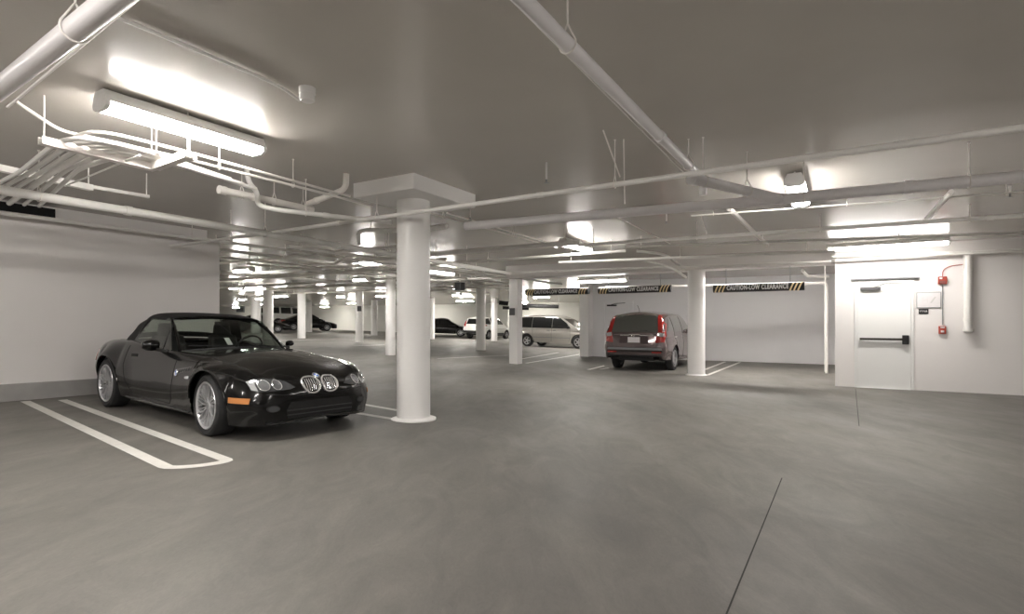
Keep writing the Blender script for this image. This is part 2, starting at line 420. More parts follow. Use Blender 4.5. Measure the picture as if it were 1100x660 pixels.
p, q = P(700, 264.5, 2.85), P(1100, 250.5, 2.85); p, q = ext(p, q, .5, 2.5)
pipe('conduit', 'thin pipe just above the exit door light', 'pipe', [p, q], .022, 'pipe', hang=2.2)
p, q = P(600, 282, 2.75), P(897, 270, 2.75)
pipe('conduit', 'pipe running along the front of the ceiling beam', 'pipe', [p, q], .028, 'pipe', hang=2.4)
p, q = P(560, 292.5, 2.66), P(893, 281, 2.66); p, q = ext(p, q, .5, 0)
pipe('sprinkler_pipe', 'pipe running along the lower edge of the ceiling beam', 'pipe', [p, q], .024, 'pipe', coup=2.5)
# wall-top pipes on the door wall
a = AC-.12
def onwall(px, py, off=.12):            # picture point on the door wall (offset into the room)
    k = (px-CX)/F; y = (AC-off)/(k*E1.x+E1.y); return V((k*y, y, EYE+(HY-py)*y/F))
pipe('sprinkler_pipe', 'white pipe along the top of the door wall, upper of two', 'pipe', [onwall(893, 276), onwall(1040, 271.5), onwall(1130, 267)], .028, 'pipe', coup=1.6)
pipe('sprinkler_pipe', 'white pipe along the top of the door wall, lower of two', 'pipe', [onwall(898, 279.5, .2), onwall(1040, 272.5, .2), onwall(1130, 270, .2)], .02, 'pipe')
# bay pipes
p, q = P(650, 309, 2.42), P(888, 304, 2.42)
pst = ab(q); zl = q.z
q2 = V((q.x, q.y, zf(q.x)-.01))
pipe('standpipe', 'white pipe along the bay then down to the floor beside the door wall', 'pipe', [p, q, q2], .034, 'pipe', coup=2.3)
c = P(888, 298, 2.5)
pipe('riser_pipe', 'thin riser beside the standpipe at the corner of the door wall', 'pipe', [V((q.x-.10, q.y-.1, 3.1)), V((q.x-.10, q.y-.1, zf(q.x)+.05))], .015, 'pipe')
pipe('valve_assembly', 'white valve and short pipe stub above the right warning bar', 'pipe', [P(862, 291, 2.6), P(868, 297, 2.6), P(889, 298, 2.6)], .035, 'pipe', caps=True)
# pipe cluster near the capital
pipe('branch_pipe', 'short thick white pipe hung by clevises left of the capital', 'pipe', [P(237, 204, 2.82), P(334, 225, 2.82)], .040, 'strut', hang=.42, hoff=.25, coup=.7, caps=True)
e = P(372, 187, 2.72); f_ = P(370, 205, 2.66)
pipe('elbow_pipe', 'white pipe dropping from the ceiling and bending towards the clevis-hung pipe', 'pipe', [D(372, 187, 6.3), D(371.5, 203, 6.3), P(352, 211, 2.83), P(331, 219, 2.83)], .034, 'strut', coup=.5, rad=.09)
pipe('elbow_pipe', 'white pipe dropping in a double bend under the clevis-hung pipe', 'pipe', [D(265, 182, 6.2), D(267, 196, 6.2), D(277, 207, 6.3), D(276, 221, 6.4), P(300, 226, 2.67), P(420, 239, 2.67)], .028, 'pipe', hang=1.1, coup=.9, rad=.12)
pipe('conduit', 'white conduit sagging from the corner pipe across the left ceiling', 'pipe', [P(16, 108, 2.95), P(42, 126, 2.9), P(66, 141, 2.86), P(100, 148, 2.84), P(200, 171, 2.8), P(345, 207, 2.8), P(400, 222, 2.8)], .013, 'strut', hang=.8, rad=.2)
pipe('conduit', 'white conduit curving in from the strut rack, upper of the parallel pair', 'pipe', [P(62, 164, 2.8), P(84, 143, 2.84), P(112, 141, 2.84), P(200, 163, 2.84), P(376, 211, 2.84)], .013, 'strut', rad=.2)
jb = P(203, 168, 2.82); t = thing('junction_box', 'small white junction box where the parallel conduits meet', 'junction box', jb, YAW)
MB().box(-.05, .05, -.04, .04, -.03, .03).build('box', 'strut', t, bevel=.004); MB().tube([(0, 0, .03), (0, 0, zc(jb.x)-jb.z+.01)], .007, 6).build('hanger_rod', 'strut', t)
# conduit bundle over the strut racks
for i in range(6):
    x0 = 8+i*13; pts = [P(x0-46+i*3, 214+i*1.5, 2.72), P(x0+12, 186-i*2.5+i*1.5, 2.72), P(62+i*12, 152+i*3.4, 2.76), P(92+i*12, 147+i*4.6, 2.78), P(150+i*10, 160+i*4, 2.8), P(205+i*14, 178+i*5, 2.82)]
    pipe('conduit', ['outermost', 'second', 'third', 'fourth', 'fifth', 'innermost'][i]+' grey conduit of the bent bundle above the strut rack at left', 'pipe', pts, .02 if i != 3 else .028, 'pipe', rad=.22, grp='bent conduit bundle')
def channel(p, q, label, m='strut', w=.035, h=.06):
    p, q = V(p), V(q); d = (q-p).normalized(); s = V((-d.y, d.x, 0)).normalized(); t = thing('strut_channel', label, 'bracket', p)
    u = V((0, 0, 1)); L = (q-p)
    prof = [(-w, 0), (w, 0), (w, h), (w-.012, h), (w-.012, .01), (-w+.012, .01), (-w+.012, h), (-w, h)]
    MB().prism([s*a_+u*b_ for a_, b_ in prof], L).build('channel', m, t)
    for k in (.03, .97):
        c = L*k; MB().tube([c, c+V((0, 0, zc(p.x)-p.z+.01))], .006, 6).build('hanger_rod', m, t)
    return t
channel(P(43, 155, 2.70), P(166, 184, 2.70), 'white strut channel rack nearest the left fluorescent light')
channel(P(167, 183, 2.70), P(203, 170, 2.70), 'short white strut channel at right angles to the near rack')
channel(P(-20, 180, 2.74), P(98, 205, 2.74), 'grey strut channel above the left wall pipe', 'pipe')
channel(P(60, 196, 2.8), P(160, 213, 2.8), 'dull strut channel furthest above the left wall', 'pipe', .02, .035)
pipe('brace_rod', 'slanting brace rod between the strut racks at left', 'bracket', [P(70, 200, 2.72), P(150, 167, 2.72)], .008, 'pipe')
# detector
d0 = P(330, 112, 2.96); t = thing('heat_detector', 'round white ceiling detector at upper centre left', 'detector', V((d0.x, d0.y, 0)))
hc = zc(d0.x); MB().lathe([(0, hc-.10), (.045, hc-.10), (.055, hc-.09), (.055, hc-.05), (.06, hc-.045), (.06, hc+.01), (0, hc+.01)], n=24).build('housing', 'house', t, smooth=True)
cz = zc(-2)-.015
pipe('conduit', 'thin conduit on the ceiling leading from the corner pipe to the round detector', 'pipe', [P(122, 17, cz), P(240, 66, cz), P(300, 92, cz), P(322, 108, cz)], .011, 'pipe', rad=.3)
# slanting braces
def bar(p, q, r, label, m='strut'):
    pipe('brace_bar', label, 'bracket', [p, q], r, m)
bar(P(783, 224, 2.9), P(824, 263, 2.9), .035, 'bright white slanting tube just right of centre under the grey pipe')
bar(P(1022, 206, 2.86), P(995, 236, 2.86), .03, 'white slanting tube under the large grey pipe at far right')
bar(P(648, 140, 3.05), P(666, 190, 2.76), .007, 'thin brace rod angled from the ceiling to the sprinkler pipe')
bar(P(670, 150, 3.05), P(671, 219, 2.7), .006, 'thin vertical rod beside the angled brace rod')
bar(P(652, 228, 2.9), P(720, 262, 2.95), .009, 'thin diagonal rod behind the large grey pipe')
bar(P(753, 231, 2.9), P(759, 251, 2.8), .008, 'short hanging rod below the grey pipe branch')
for px, py, lb in ((716, 240, 'sprinkler head hanging below the grey pipe near the branch'), (1085, 211, 'sprinkler head at the far right under the grey pipe'), (587, 196, 'sprinkler head on the crossing pipe right of the capital'), (505, 236, 'sprinkler head beside the round column capital'), (865, 218, 'sprinkler head right of the end-on light')):
    head(px, py, 2.86, lb)
# curved conduits above the beam
pipe('conduit', 'curved conduit bending down to the beam near the round column, upper one', 'pipe', [P(684, 270, 2.9), P(715, 273, 2.85), P(735, 290, 2.7)], .03, 'pipe', rad=.5)
pipe('conduit', 'curved conduit bending down to the beam near the round column, lower one', 'pipe', [P(690, 279, 2.75), P(722, 288, 2.6), P(737, 298, 2.5)], .03, 'pipe', rad=.5)
pipe('junction_pipe', 'bent white pipe behind the thick foreground column', 'pipe', [P(386, 262, 2.6), P(384, 247, 2.75), P(440, 248, 2.75), P(480, 243, 2.75)], .034, 'pipe', rad=.2, hang=.8, hoff=.2)
pipe('conduit', 'thin conduit pair member running from the capital to the central light, left one', 'pipe', [P(462, 229, 2.88), P(598, 266, 2.88)], .013, 'strut', hang=2)
pipe('conduit', 'thin conduit pair member running from the capital to the central light, right one', 'pipe', [P(480, 229, 2.88), P(610, 267, 2.84)], .011, 'strut')
# far services
rows = [(300, 277, 430, 2, 7), (350, 288, 420, 2, 8), (480, 272, 700, 2, 6), (480, 283, 560, 2, 9), (300, 306, 400, 2, 14), (270, 299, 380, 2, 12), (400, 312, 480, 2, 14), (500, 300, 560, 2, 8), (330, 309, 400, 2, 10)]
for i, (px, py, _, ax, hl) in enumerate(rows):
    p, q = lineE(px, py, 2.8, ax, -hl/2, hl/2); p.z = q.z = 2.8+.012*max(0, -p.x-8)
    pipe('ceiling_pipe', 'distant pale pipe crossing the far ceiling behind the columns', 'pipe', [p, q], .03+.01*(i % 3), 'pipe', hang=3, n=8, grp='distant ceiling pipes')
for i, (px, py, hl) in enumerate([(300, 268, 16), (350, 282, 18), (270, 296, 20), (420, 296, 16), (505, 292, 12), (330, 300, 22), (480, 305, 16)]):
    p, q = lineE(px, py, 2.8, 1, -hl/2, hl/2)
    pipe('ceiling_pipe', 'distant pale pipe running away under the far ceiling', 'pipe', [p, q], .028+.008*(i % 3), 'pipe', hang=3, n=8, grp='distant ceiling pipes running away')
# white bright bent pipe left of column
pipe('bent_pipe', 'white kinked pipe beside the small lights left of the foreground column', 'pipe', [P(320, 282, 2.7), P(358, 284.5, 2.7), P(372, 277, 2.7), P(388, 280, 2.7), P(425, 282, 2.7)], .03, 'strut', rad=.2)
# black speaker box
c = P(494, 308, 2.6); t = thing('speaker_box', 'small black box hung from the ceiling right of the foreground column', 'speaker', c, YAW)
MB().box(-.13, .13, -.13, .13, -.14, .14).build('box', 'black', t, bevel=.01); MB().tube([(0, 0, .1), (0, 0, zc(c.x)-c.z-.002)], .02, 8).build('bracket', 'strut', t)
# ------------------------------------------------------------------ clearance bars
def clearance(px, py, z, L, label):
    c = P(px, py, z); t = thing('clearance_bar', label, 'sign', c, YAW-math.pi/2)   # local +x to the picture's right, -y to the camera
    l = L/2
    MB().tube([(-l, 0, 0), (l, 0, 0)], .10, 24).build('bar', 'black', t, smooth=True)
    H = .085
    for s in (-1, 1):
        for k in range(3):
            x = s*(l-.09-k*.085)
            mb = MB(); d = .045; w = .019
            pts = []
            n = 8; rr = .1015
            vs = []; fs = []
            for i in range(n+1):
                an = -math.pi/2*.86+math.pi*.86*i/n
                zz = rr*math.sin(an); yy = -rr*math.cos(an); off = d*math.sin(an)
                vs += [(x+off-w, yy, zz), (x+off+w, yy, zz)]
            for i in range(n): fs.append((2*i, 2*i+1, 2*i+3, 2*i+2))
            mb.add(vs, fs).build('hazard_stripe', 'yellow', t, smooth=True)
    tx = text('CAUTION-LOW CLEARANCE', .15, t, (0, -.106, 0), (math.pi/2, 0, 0), 'white', bold=.006, ext=.002, space=1.15)
    tx.scale.x = (L-.66)/max(.1, tx.dimensions.x)
    for s in (-1, 1):
        MB().tube([(s*(l-.3), 0, .09), (s*(l-.3), 0, zc(c.x)-c.z+.01)], .008, 6).build('hanger_chain', 'greymetal', t)
    return t
clearance(813.5, 309, 2.215, 2.04, 'black CAUTION-LOW CLEARANCE bar over the empty bay right of the round column')
clearance(681, 311.3, 2.3, 2.12, 'black CAUTION-LOW CLEARANCE bar above the brown hatchback')
clearance(598, 313.7, 2.3, 2.12, 'black CAUTION-LOW CLEARANCE bar above the silver minivan')
# far black bars
for (x0, y0, x1, y1, lb) in ((536, 324.5, 546, 326, 'short black bar hung left of the square column far behind'), (559, 327, 600, 330, 'long thin black bar hung above the minivan far behind'), (540, 331, 568, 330.5, 'thin black bar hung behind the square column')):
    p, q = P(x0, y0, 2.3), P(x1, y1, 2.3); p.y = q.y = (p.y+q.y)/2; p = V(((x0-CX)*p.y/F, p.y, 2.3)); q = V(((x1-CX)*q.y/F, q.y, 2.25))
    t = pipe('hanging_bar', lb, 'bar', [p, q], .10, 'black')
    for e_ in (p, q): MB().tube([e_-p, V((e_.x-p.x, 0, zc(p.x)-p.z))], .012, 6).build('hanger_rod', 'greymetal', t)
# ------------------------------------------------------------------ exit door wall
# local frame on the wall: x to the right in the picture, -y into the room
def wall_thing(name, label, cat, px, pyb=None, z=None):
    c = onwall(px, 400, 0); t = thing(name, label, cat, V((c.x, c.y, 0 if z is None else z)), YAW-math.pi/2); return t
def wx(px): c = onwall(px, 400, 0); return c
def wd(px0, px1): return (wx(px1)-wx(px0)).to_2d().length
def wz(px, py): return onwall(px, py, 0).z
dl, dr = 920.5, 977.5
t = wall_thing('door_1', 'x', 'x', (dl+dr)/2); del t['label']; del t['category']; t['kind'] = 'structure'
W = wd(dl, dr); fz = zf(wx(950).x); ht = wz(949, 305); w = W/2
MB().box(-w, w, -.012, .02, fz+.012, ht).build('door_leaf', 'doorp', t, bevel=.003)
fr = MB(); fw = .055
fr.box(-w-fw, -w-.004, -.03, .03, fz, ht+fw).box(w+.004, w+fw, -.03, .03, fz, ht+fw).box(-w-.004, w+.004, -.03, .03, ht+.004, ht+fw)
fr.build('door_frame', 'doorp', t, bevel=.004)
MB().box(-w-.12, w+.14, -.07, 0, wz(949, 300.5), wz(949, 300.5)+.03).build('drip_head', 'greymetal', t)
MB().box(-w-.01, w, -.05, .02, fz-.01, fz+.012).build('threshold', 'white', t)
cl = MB().box(-w+.05, -w+.40, -.075, -.012, wz(935, 312), wz(935, 312)+.062).build('door_closer', 'darkgrey', t, bevel=.005)
MB().tube([(-w+.3, -.05, wz(935, 309)), (.02, -.2, wz(945, 305.5)), (w*.25, -.06, ht-.01)], .009, 6).build('closer_arm', 'greymetal', cl)
zb = wz(949, 364.5)
pb = MB().box(-w+.04, w-.12, -.085, -.045, zb-.022, zb+.022).box(-w+.04, -w+.09, -.06, -.01, zb-.022, zb+.022).build('panic_bar', 'bronze', t, bevel=.005)
MB().box(w-.14, w-.03, -.09, -.01, zb-.10, zb+.085).build('latch_case', 'black', pb, bevel=.01)
t = wall_thing('evacuation_map', 'framed pale evacuation map on the wall right of the exit door', 'picture', 997.5)
w2 = wd(984, 1010.5)/2; z0, z1 = wz(997, 331), wz(997, 314)
MB().box(-w2, w2, -.018, -.001, z0, z1).build('frame', 'greymetal', t, bevel=.003)
mp_ = MB().box(-w2+.012, w2-.012, -.021, -.017, z0+.012, z1-.012).build('sheet', 'paper', t)
ln = MB()
zz_ = (z0+z1)/2
ln.prism([(.02, -.0225, zz_-.06), (.05, -.0225, zz_-.06), (.12, -.0225, zz_+.06), (.09, -.0225, zz_+.06)], (0, .0015, 0)).box(-.10, -.02, -.0225, -.0205, zz_, zz_+.003).box(-.10, -.097, -.0225, -.0205, zz_-.05, zz_+.05).box(-.02, -.017, -.0225, -.0205, zz_-.05, zz_+.03)
ln.build('plan_lines', 'steel', t)
t = wall_thing('stair_sign', 'small black sign with white lettering under the evacuation map', 'sign', 992)
w2 = wd(987, 997.5)/2; z0, z1 = wz(992, 337.5), wz(992, 332)
MB().box(-w2, w2, -.012, -.001, z0, z1).build('plate', 'black', t)
text('STAIR', .05, t, (0, -.013, (z0+z1)/2), (math.pi/2, 0, 0), 'white')
t = wall_thing('fire_alarm_strobe', 'red fire alarm strobe high on the wall right of the map', 'fire alarm', 1012)
z0, z1 = wz(1012, 305.5), wz(1012, 297.5); w2 = wd(1007.5, 1017)/2
MB().box(-w2, w2, -.06, -.001, z0, z1).build('housing', 'red', t, bevel=.006)
MB().box(-w2*.75, -w2*.05, -.075, -.06, z1-.05, z1-.015).build('strobe_lens', 'white', t, bevel=.004)
gr = MB()
for i in range(4): gr.box(-w2*.7, w2*.7, -.063, -.059, z0+.015+i*.014, z0+.021+i*.014)
gr.build('horn_grille', 'darkgrey', t)
t = wall_thing('fire_alarm_pull', 'red and white fire alarm pull station at shoulder height', 'fire alarm', 1012)
z0, z1 = wz(1012, 359), wz(1012, 350.5); w2 = wd(1008, 1016)/2
MB().box(-w2, w2, -.05, -.001, z0, z1).build('housing', 'red', t, bevel=.005)
MB().box(-w2*.45, w2*.45, -.065, -.05, z0+.03, z0+.07).build('pull_handle', 'white', t, bevel=.004)
MB().box(-w2*.6, w2*.6, -.053, -.049, z1-.04, z1-.015).build('label_strip', 'white', t)
pipe('conduit', 'thin conduit joining the two red fire alarm devices and curving to the pipe', 'pipe', [onwall(1012.5, 349, .02), onwall(1012.5, 306, .02)], .008, 'greymetal')
pipe('conduit', 'thin curved conduit from the red strobe up to the thick wall pipe', 'pipe', [onwall(1012.5, 297, .02), onwall(1013, 290, .02), onwall(1020, 286, .02), onwall(1036, 284, .02)], .007, 'red', rad=.1)
t = pipe('downpipe', 'thick white drain pipe ending low on the wall right of the alarms', 'pipe', [onwall(1040, 270, .10), onwall(1040, 355, .10)], .062, 'pipe', coup=.0)
c0 = onwall(1040, 270, .10)
for yy in (273, 290, 343): c = onwall(1040, yy, .10)-c0; MB().tube([c-V((0, 0, .025)), c+V((0, 0, .025))], .075, 16).build('collar', 'pipe', t, smooth=True)
c = onwall(1040, 355, .10)-c0; MB().tube([c+V((0, 0, .03)), c-V((0, 0, .02)), c-V((0, 0, .06))], [.085, .085, .04], 16).build('end_cap', 'pipe', t, smooth=True)
pipe('conduit', 'thin conduit with a small box beside the thick white wall pipe', 'pipe', [onwall(1035, 275, .03), onwall(1035.5, 347, .03)], .008, 'pipe')
t = thing('exit_sign', 'white exit sign box on the wall just below the light over the door', 'sign', onwall(948.5, 269.5, .035), YAW-math.pi/2)
MB().box(-.22, .22, -.04, .034, -.11, .10).build('box', 'white', t, bevel=.006)
MB().box(-.19, .19, -.046, -.039, -.085, .075).build('face_plate', 'paper', t)
# bay wall door (behind the brown hatchback)
def onbay(px, py, off=0): k = (px-CX)/F; y = (AB_-off)/(k*E1.x+E1.y); return V((k*y, y, EYE+(HY-py)*y/F))
c = onbay(664, 350); t = thing('door_2', 'x', 'x', V((c.x, c.y, 0)), YAW-math.pi/2); del t['label']; del t['category']; t['kind'] = 'structure'
w = .55; z0 = zf(c.x)
MB().box(-w, w, -.02, .0, z0, 2.12).build('door_leaf', 'bay', t); MB().box(-w-.06, -w, -.05, .0, z0, 2.18).box(w, w+.06, -.05, 0, z0, 2.18).box(-w, w, -.05, 0, 2.12, 2.18).build('door_frame', 'bay', t)
MB().box(-w+.12, -w+.5, -.1, -.02, 2.0, 2.06).build('door_closer', 'black', t); MB().tube([(-w+.3, -.08, 2.06), (.0, -.3, 2.09), (.3, -.05, 2.12)], .012, 6).build('closer_arm', 'black', t)
# wall vent in the far left
c = G(258, 352); t = thing('wall_vent', 'grey louvred wall vent far off above the convertible roof', 'vent', V((0, 0, 0)))
k = (258.5-CX)/F; y = 41.2/(k*E1.x+E1.y); t.location = (k*y, y, EYE+(HY-330.5)*y/F); t.rotation_euler.z = YAW-math.pi/2
MB().box(-.75, .75, -.08, .05, -.6, .6).build('frame', 'greymetal', t)
for i in range(2): MB().box(-.68, .68, -.14, -.07, -.5+i*.55, -.1+i*.55+.05).build('louvre', 'darkgrey', t)
# ------------------------------------------------------------------ floor markings
def ribbon(mb, pts, w, lift=.004):       # painted band on the floor
    pts = [V(p) for p in pts]; L = []
    for i, p in enumerate(pts):
        a = pts[max(0, i-1)]; b = pts[min(len(pts)-1, i+1)]; d = (b-a); d.z = 0; d.normalize(); s = V((-d.y, d.x, 0))*w/2
        for q in (p+s, p-s): L.append(V((q.x, q.y, zf(q.x)+lift)))
    mb.add(L, [(2*i, 2*i+1, 2*i+3, 2*i+2) for i in range(len(pts)-1)])
    return mb
def dens(p, q, n=12): return [p+(q-p)*i/n for i in range(n+1)]
def line(p, q, w, label, grp=None):
    o = ribbon(MB(), dens(p, q), w).build('parking_line', 'paint_line'); return tag(o, label, 'parking line', grp)
# U shaped hairpin
A0, A1, B1, B0 = G(27, 431.5), G(178, 502), G(243, 494.5), G(67, 430)
d = (A1-A0).normalized(); mid = (A1+B1)/2; r = (B1-A1).length/2
arc = [A0+(A1-A0)*i/10 for i in range(11)]
fwd = V((d.x, d.y, 0)).normalized(); ctr = mid
for i in range(1, 10):
    an = math.pi*i/10; arc.append(ctr-(B1-A1)/2*math.cos(an)+fwd*r*.45*math.sin(an))
arc += [B1+(B0-B1)*i/10 for i in range(11)]
tag(ribbon(MB(), arc, .105).build('parking_line', 'paint_line'), 'white hairpin-shaped parking line on the floor left of the black convertible', 'parking line')
line(G(366, 441.5), G(428, 451.5), .10, 'white parking line reaching the foot of the thick column from the left')
line(G(374, 432), G(428, 441.5), .10, 'white parking line just behind the one at the thick column foot')
line(G(759.5, 403.5), G(795, 389.5), .10, 'white parking line on the empty bay floor, nearer of two')
line(G(757, 397.5), G(779, 389), .10, 'white parking line on the empty bay floor, next to the round column')
line(G(632, 397.5), G(656, 391.5), .10, 'white parking line left of the brown hatchback')
line(G(645, 397), G(690, 389.5), .10, 'white parking line running under the brown hatchback')
line(G(565, 390.5), G(628, 380), .10, 'white parking line in front of the silver minivan')
line(G(470, 385.5), G(545, 382), .10, 'faint parking line left of the square column')
line(G(380, 372), G(430, 370), .12, 'faint parking line far off between the middle columns')
line(G(300, 366), G(360, 365), .15, 'faint parking line in front of the distant black coupe')
line(G(560, 386), G(600, 379), .10, 'white parking line ending at the foot of the square column')
for pts in ([G(919, 418), G(925, 480), G(928, 525)], [G(840, 514), G(810, 588), G(779, 664)]):
    pp = dens(pts[0], pts[1], 5)+dens(pts[1], pts[2], 5)[1:]; ribbon(MB(), pp, .008, .003).build('expansion_joint', 'joint', floor)
cj = MB(); p, q = P(910, 0, 3.078), P(910, 190, 3.078); cj.tube([p, q], .0015, 6).build('ceiling_joint', 'ceil', ceiling)
# ------------------------------------------------------------------ car kit (x forward, y left, z up, origin on the ground mid-wheelbase)
def pchip(xs, ys, x):
    n = len(xs)
    if x <= xs[0]: return ys[0]
    if x >= xs[-1]: return ys[-1]
    h = [xs[i+1]-xs[i] for i in range(n-1)]; dl = [(ys[i+1]-ys[i])/h[i] for i in range(n-1)]
    def m(i):
        if i == 0: return dl[0]
        if i == n-1: return dl[-1]
        if dl[i-1]*dl[i] <= 0: return 0
        w1, w2 = 2*h[i]+h[i-1], h[i]+2*h[i-1]; return (w1+w2)/(w1/dl[i-1]+w2/dl[i])
    i = max(j for j in range(n-1) if xs[j] <= x); t = (x-xs[i])/h[i]
    return (2*t**3-3*t*t+1)*ys[i]+(t**3-2*t*t+t)*h[i]*m(i)+(-2*t**3+3*t*t)*ys[i+1]+(t**3-t*t)*h[i]*m(i+1)
def catmull(P_, sub):
    out = []; n = len(P_)
    for i in range(n-1):
        p1, p2 = P_[i], P_[i+1]; p0 = P_[i-1] if i else (2*p1[0]-p2[0], 2*p1[1]-p2[1]); p3 = P_[i+2] if i+2 < n else (-P_[n-2][0], P_[n-2][1])
        for k in range(sub):
            t = k/sub
            out.append(tuple(.5*((2*p1[j])+(-p0[j]+p2[j])*t+(2*p0[j]-5*p1[j]+4*p2[j]-p3[j])*t*t+(-p0[j]+3*p1[j]-3*p2[j]+p3[j])*t**3) for j in (0, 1)))
    out.append(tuple(P_[-1])); return out
def loft(st, arches=(), n=90, sub=6, hole=None, extra=()):
    st = sorted(st); xs = [s[0] for s in st]; X = set(round(xs[0]+(xs[-1]-xs[0])*i/n, 5) for i in range(n+1))
    for i in range(len(xs)-1):
        for k in range(3): X.add(round(xs[i]+(xs[i+1]-xs[i])*k/3, 5))
    for xc, zc_, r in arches:
        for k in range(25): X.add(round(xc+r*math.cos(math.pi*k/24), 5))
    for e in extra: X.add(e)
    X = sorted(X); Y = [X[0]]
    for x in X[1:]:
        if x-Y[-1] > .004: Y.append(x)
    mb = MB(); rows = []; lips = []
    for x in Y:
        c = [pchip(xs, [s[k] for s in st], x) for k in range(1, 10)]
        zb, wb, zm, wm, zs, ws, zh, wh, zt = c
        for xc, zc_, r in arches:
            if abs(x-xc) < r*.9999:
                za = zc_+math.sqrt(r*r-(x-xc)**2)
                if za > zb:
                    f = min(1, (za-zb)/max(.01, zm-zb)); wb = wb+(wm-wb)*f; zb = za; 
                    if zm < zb+.05: zm = zb+.05
                    if zm > zs-.04: zm = (zb+zs)/2
                    wb = max(wb, wm*.995); 
        half = catmull([(wb, zb), (wm, zm), (ws, zs), (wh, zh), (0, zt)], sub)
        rows.append([V((x, y, z)) for y, z in half]+[V((x, -y, z)) for y, z in reversed(half[:-1])])
    m = len(rows[0]); vs = [p for r_ in rows for p in r_]; fs = []
    for i in range(len(rows)-1):
        for k in range(m-1):
            q = (i*m+k, i*m+k+1, (i+1)*m+k+1, (i+1)*m+k)
            if hole:
                c = (vs[q[0]]+vs[q[2]])/2
                if hole(c): continue
            fs.append(q)
    fs.append(tuple(range(m))); fs.append(tuple(reversed(range((len(rows)-1)*m, len(rows)*m))))
    mb.add(vs, fs); mb.rows = rows; return mb
def bvh_of(*mbs):
    v = []; f = []
    for mb in mbs:
        n = len(v); v += mb.v; f += [tuple(i+n for i in q) for q in mb.f]
    return BVHTree.FromPolygons([tuple(p) for p in v], f)
def shoot(bvh, a, b, ax):
    if ax == 'x+': o, d = V((6, a, b)), V((-1, 0, 0))
    elif ax == 'x-': o, d = V((-6, a, b)), V((1, 0, 0))
    elif ax == 'y-': o, d = V((a, -6, b)), V((0, 1, 0))
    elif ax == 'y+': o, d = V((a, 6, b)), V((0, -1, 0))
    else: o, d = V((a, b, 6)), V((0, 0, -1))
    h = bvh.ray_cast(o, d)
    if h[0] is None:
        return None
    nrm = h[1] if h[1].dot(d) < 0 else -h[1]
    return h[0], nrm
def decal(bvh, poly, ax, m, name, parent, off=.006, step=.04, thick=.006):
    pts = []; n = len(poly)
    for i in range(n):
        a, b = V(poly[i]), V(poly[(i+1) % n]); k = max(1, int((b-a).length/step))
        pts += [a+(b-a)*j/k for j in range(k)]
    nb = len(pts)
    def inside(p):
        c = False
        for i in range(n):
            a, b = poly[i], poly[i-1]
            if (a[1] > p[1]) != (b[1] > p[1]) and p[0] < (b[0]-a[0])*(p[1]-a[1])/(b[1]-a[1])+a[0]: c = not c
        return c
    x0, x1 = min(p[0] for p in poly), max(p[0] for p in poly); y0, y1 = min(p[1] for p in poly), max(p[1] for p in poly)
    gx = x0+step/2
    while gx < x1:
        gy = y0+step/2
        while gy < y1:
            q = V((gx, gy))
            if inside(q) and min((q-p).length for p in pts[:nb]) > step*.35: pts.append(q)
            gy += step
        gx += step
    vv, ee, ff, *_ = geometry.delaunay_2d_cdt([V((p[0], p[1])) for p in pts], [(i, (i+1) % nb) for i in range(nb)], [], 1, 1e-5)
    hits = [shoot(bvh, p[0], p[1], ax) for p in vv]; good = [h for h in hits if h]
    if not good: return None
    for i, h in enumerate(hits):
        if h is None:
            j = min((k for k in range(len(hits)) if hits[k]), key=lambda k: (vv[k]-vv[i]).length); hits[i] = hits[j]
    mb = MB(); top = [h[0]+h[1]*off for h in hits]; bot = [h[0]-h[1]*(thick) for h in hits]
    N = len(top); fs = [tuple(f) for f in ff]; cnt = {}
    for f in fs:
        for i in range(len(f)):
            e = (f[i], f[(i+1) % len(f)]); k = tuple(sorted(e)); cnt.setdefault(k, []).append(e)
    sides = [(e[0][0], e[0][1], e[0][1]+N, e[0][0]+N) for k, e in cnt.items() if len(e) == 1]
    mb.add(top+bot, fs+sides); return mb.build(name, m, parent, smooth=True, angle=35)
def path_on(bvh, pl, ax, step=.04, off=0):
    out = []
    for i in range(len(pl)-1):
        a, b = V(pl[i]), V(pl[i+1]); k = max(1, int((b-a).length/step))
        for j in range(k+(i == len(pl)-2)):
            p = a+(b-a)*j/k; h = shoot(bvh, p[0], p[1], ax)
            if h: out.append(h[0]+h[1]*off)
    return out
def seam(mb, bvh, pl, ax, r=.004, off=0):
    p = path_on(bvh, pl, ax, off=off)
    if len(p) > 1: mb.tube(p, r, 6)
    return mb
def circ(cx, cy, r, n=20, ry=None): return [(cx+r*math.cos(2*math.pi*k/n), cy+(ry or r)*math.sin(2*math.pi*k/n)) for k in range(n)]
def ring_on(bvh, poly, ax, r, m, name, parent, off=.004):
    p = path_on(bvh, list(poly)+[poly[0]], ax, .02, off); return MB().tube(p, r, 8).build(name, m, parent, smooth=True)
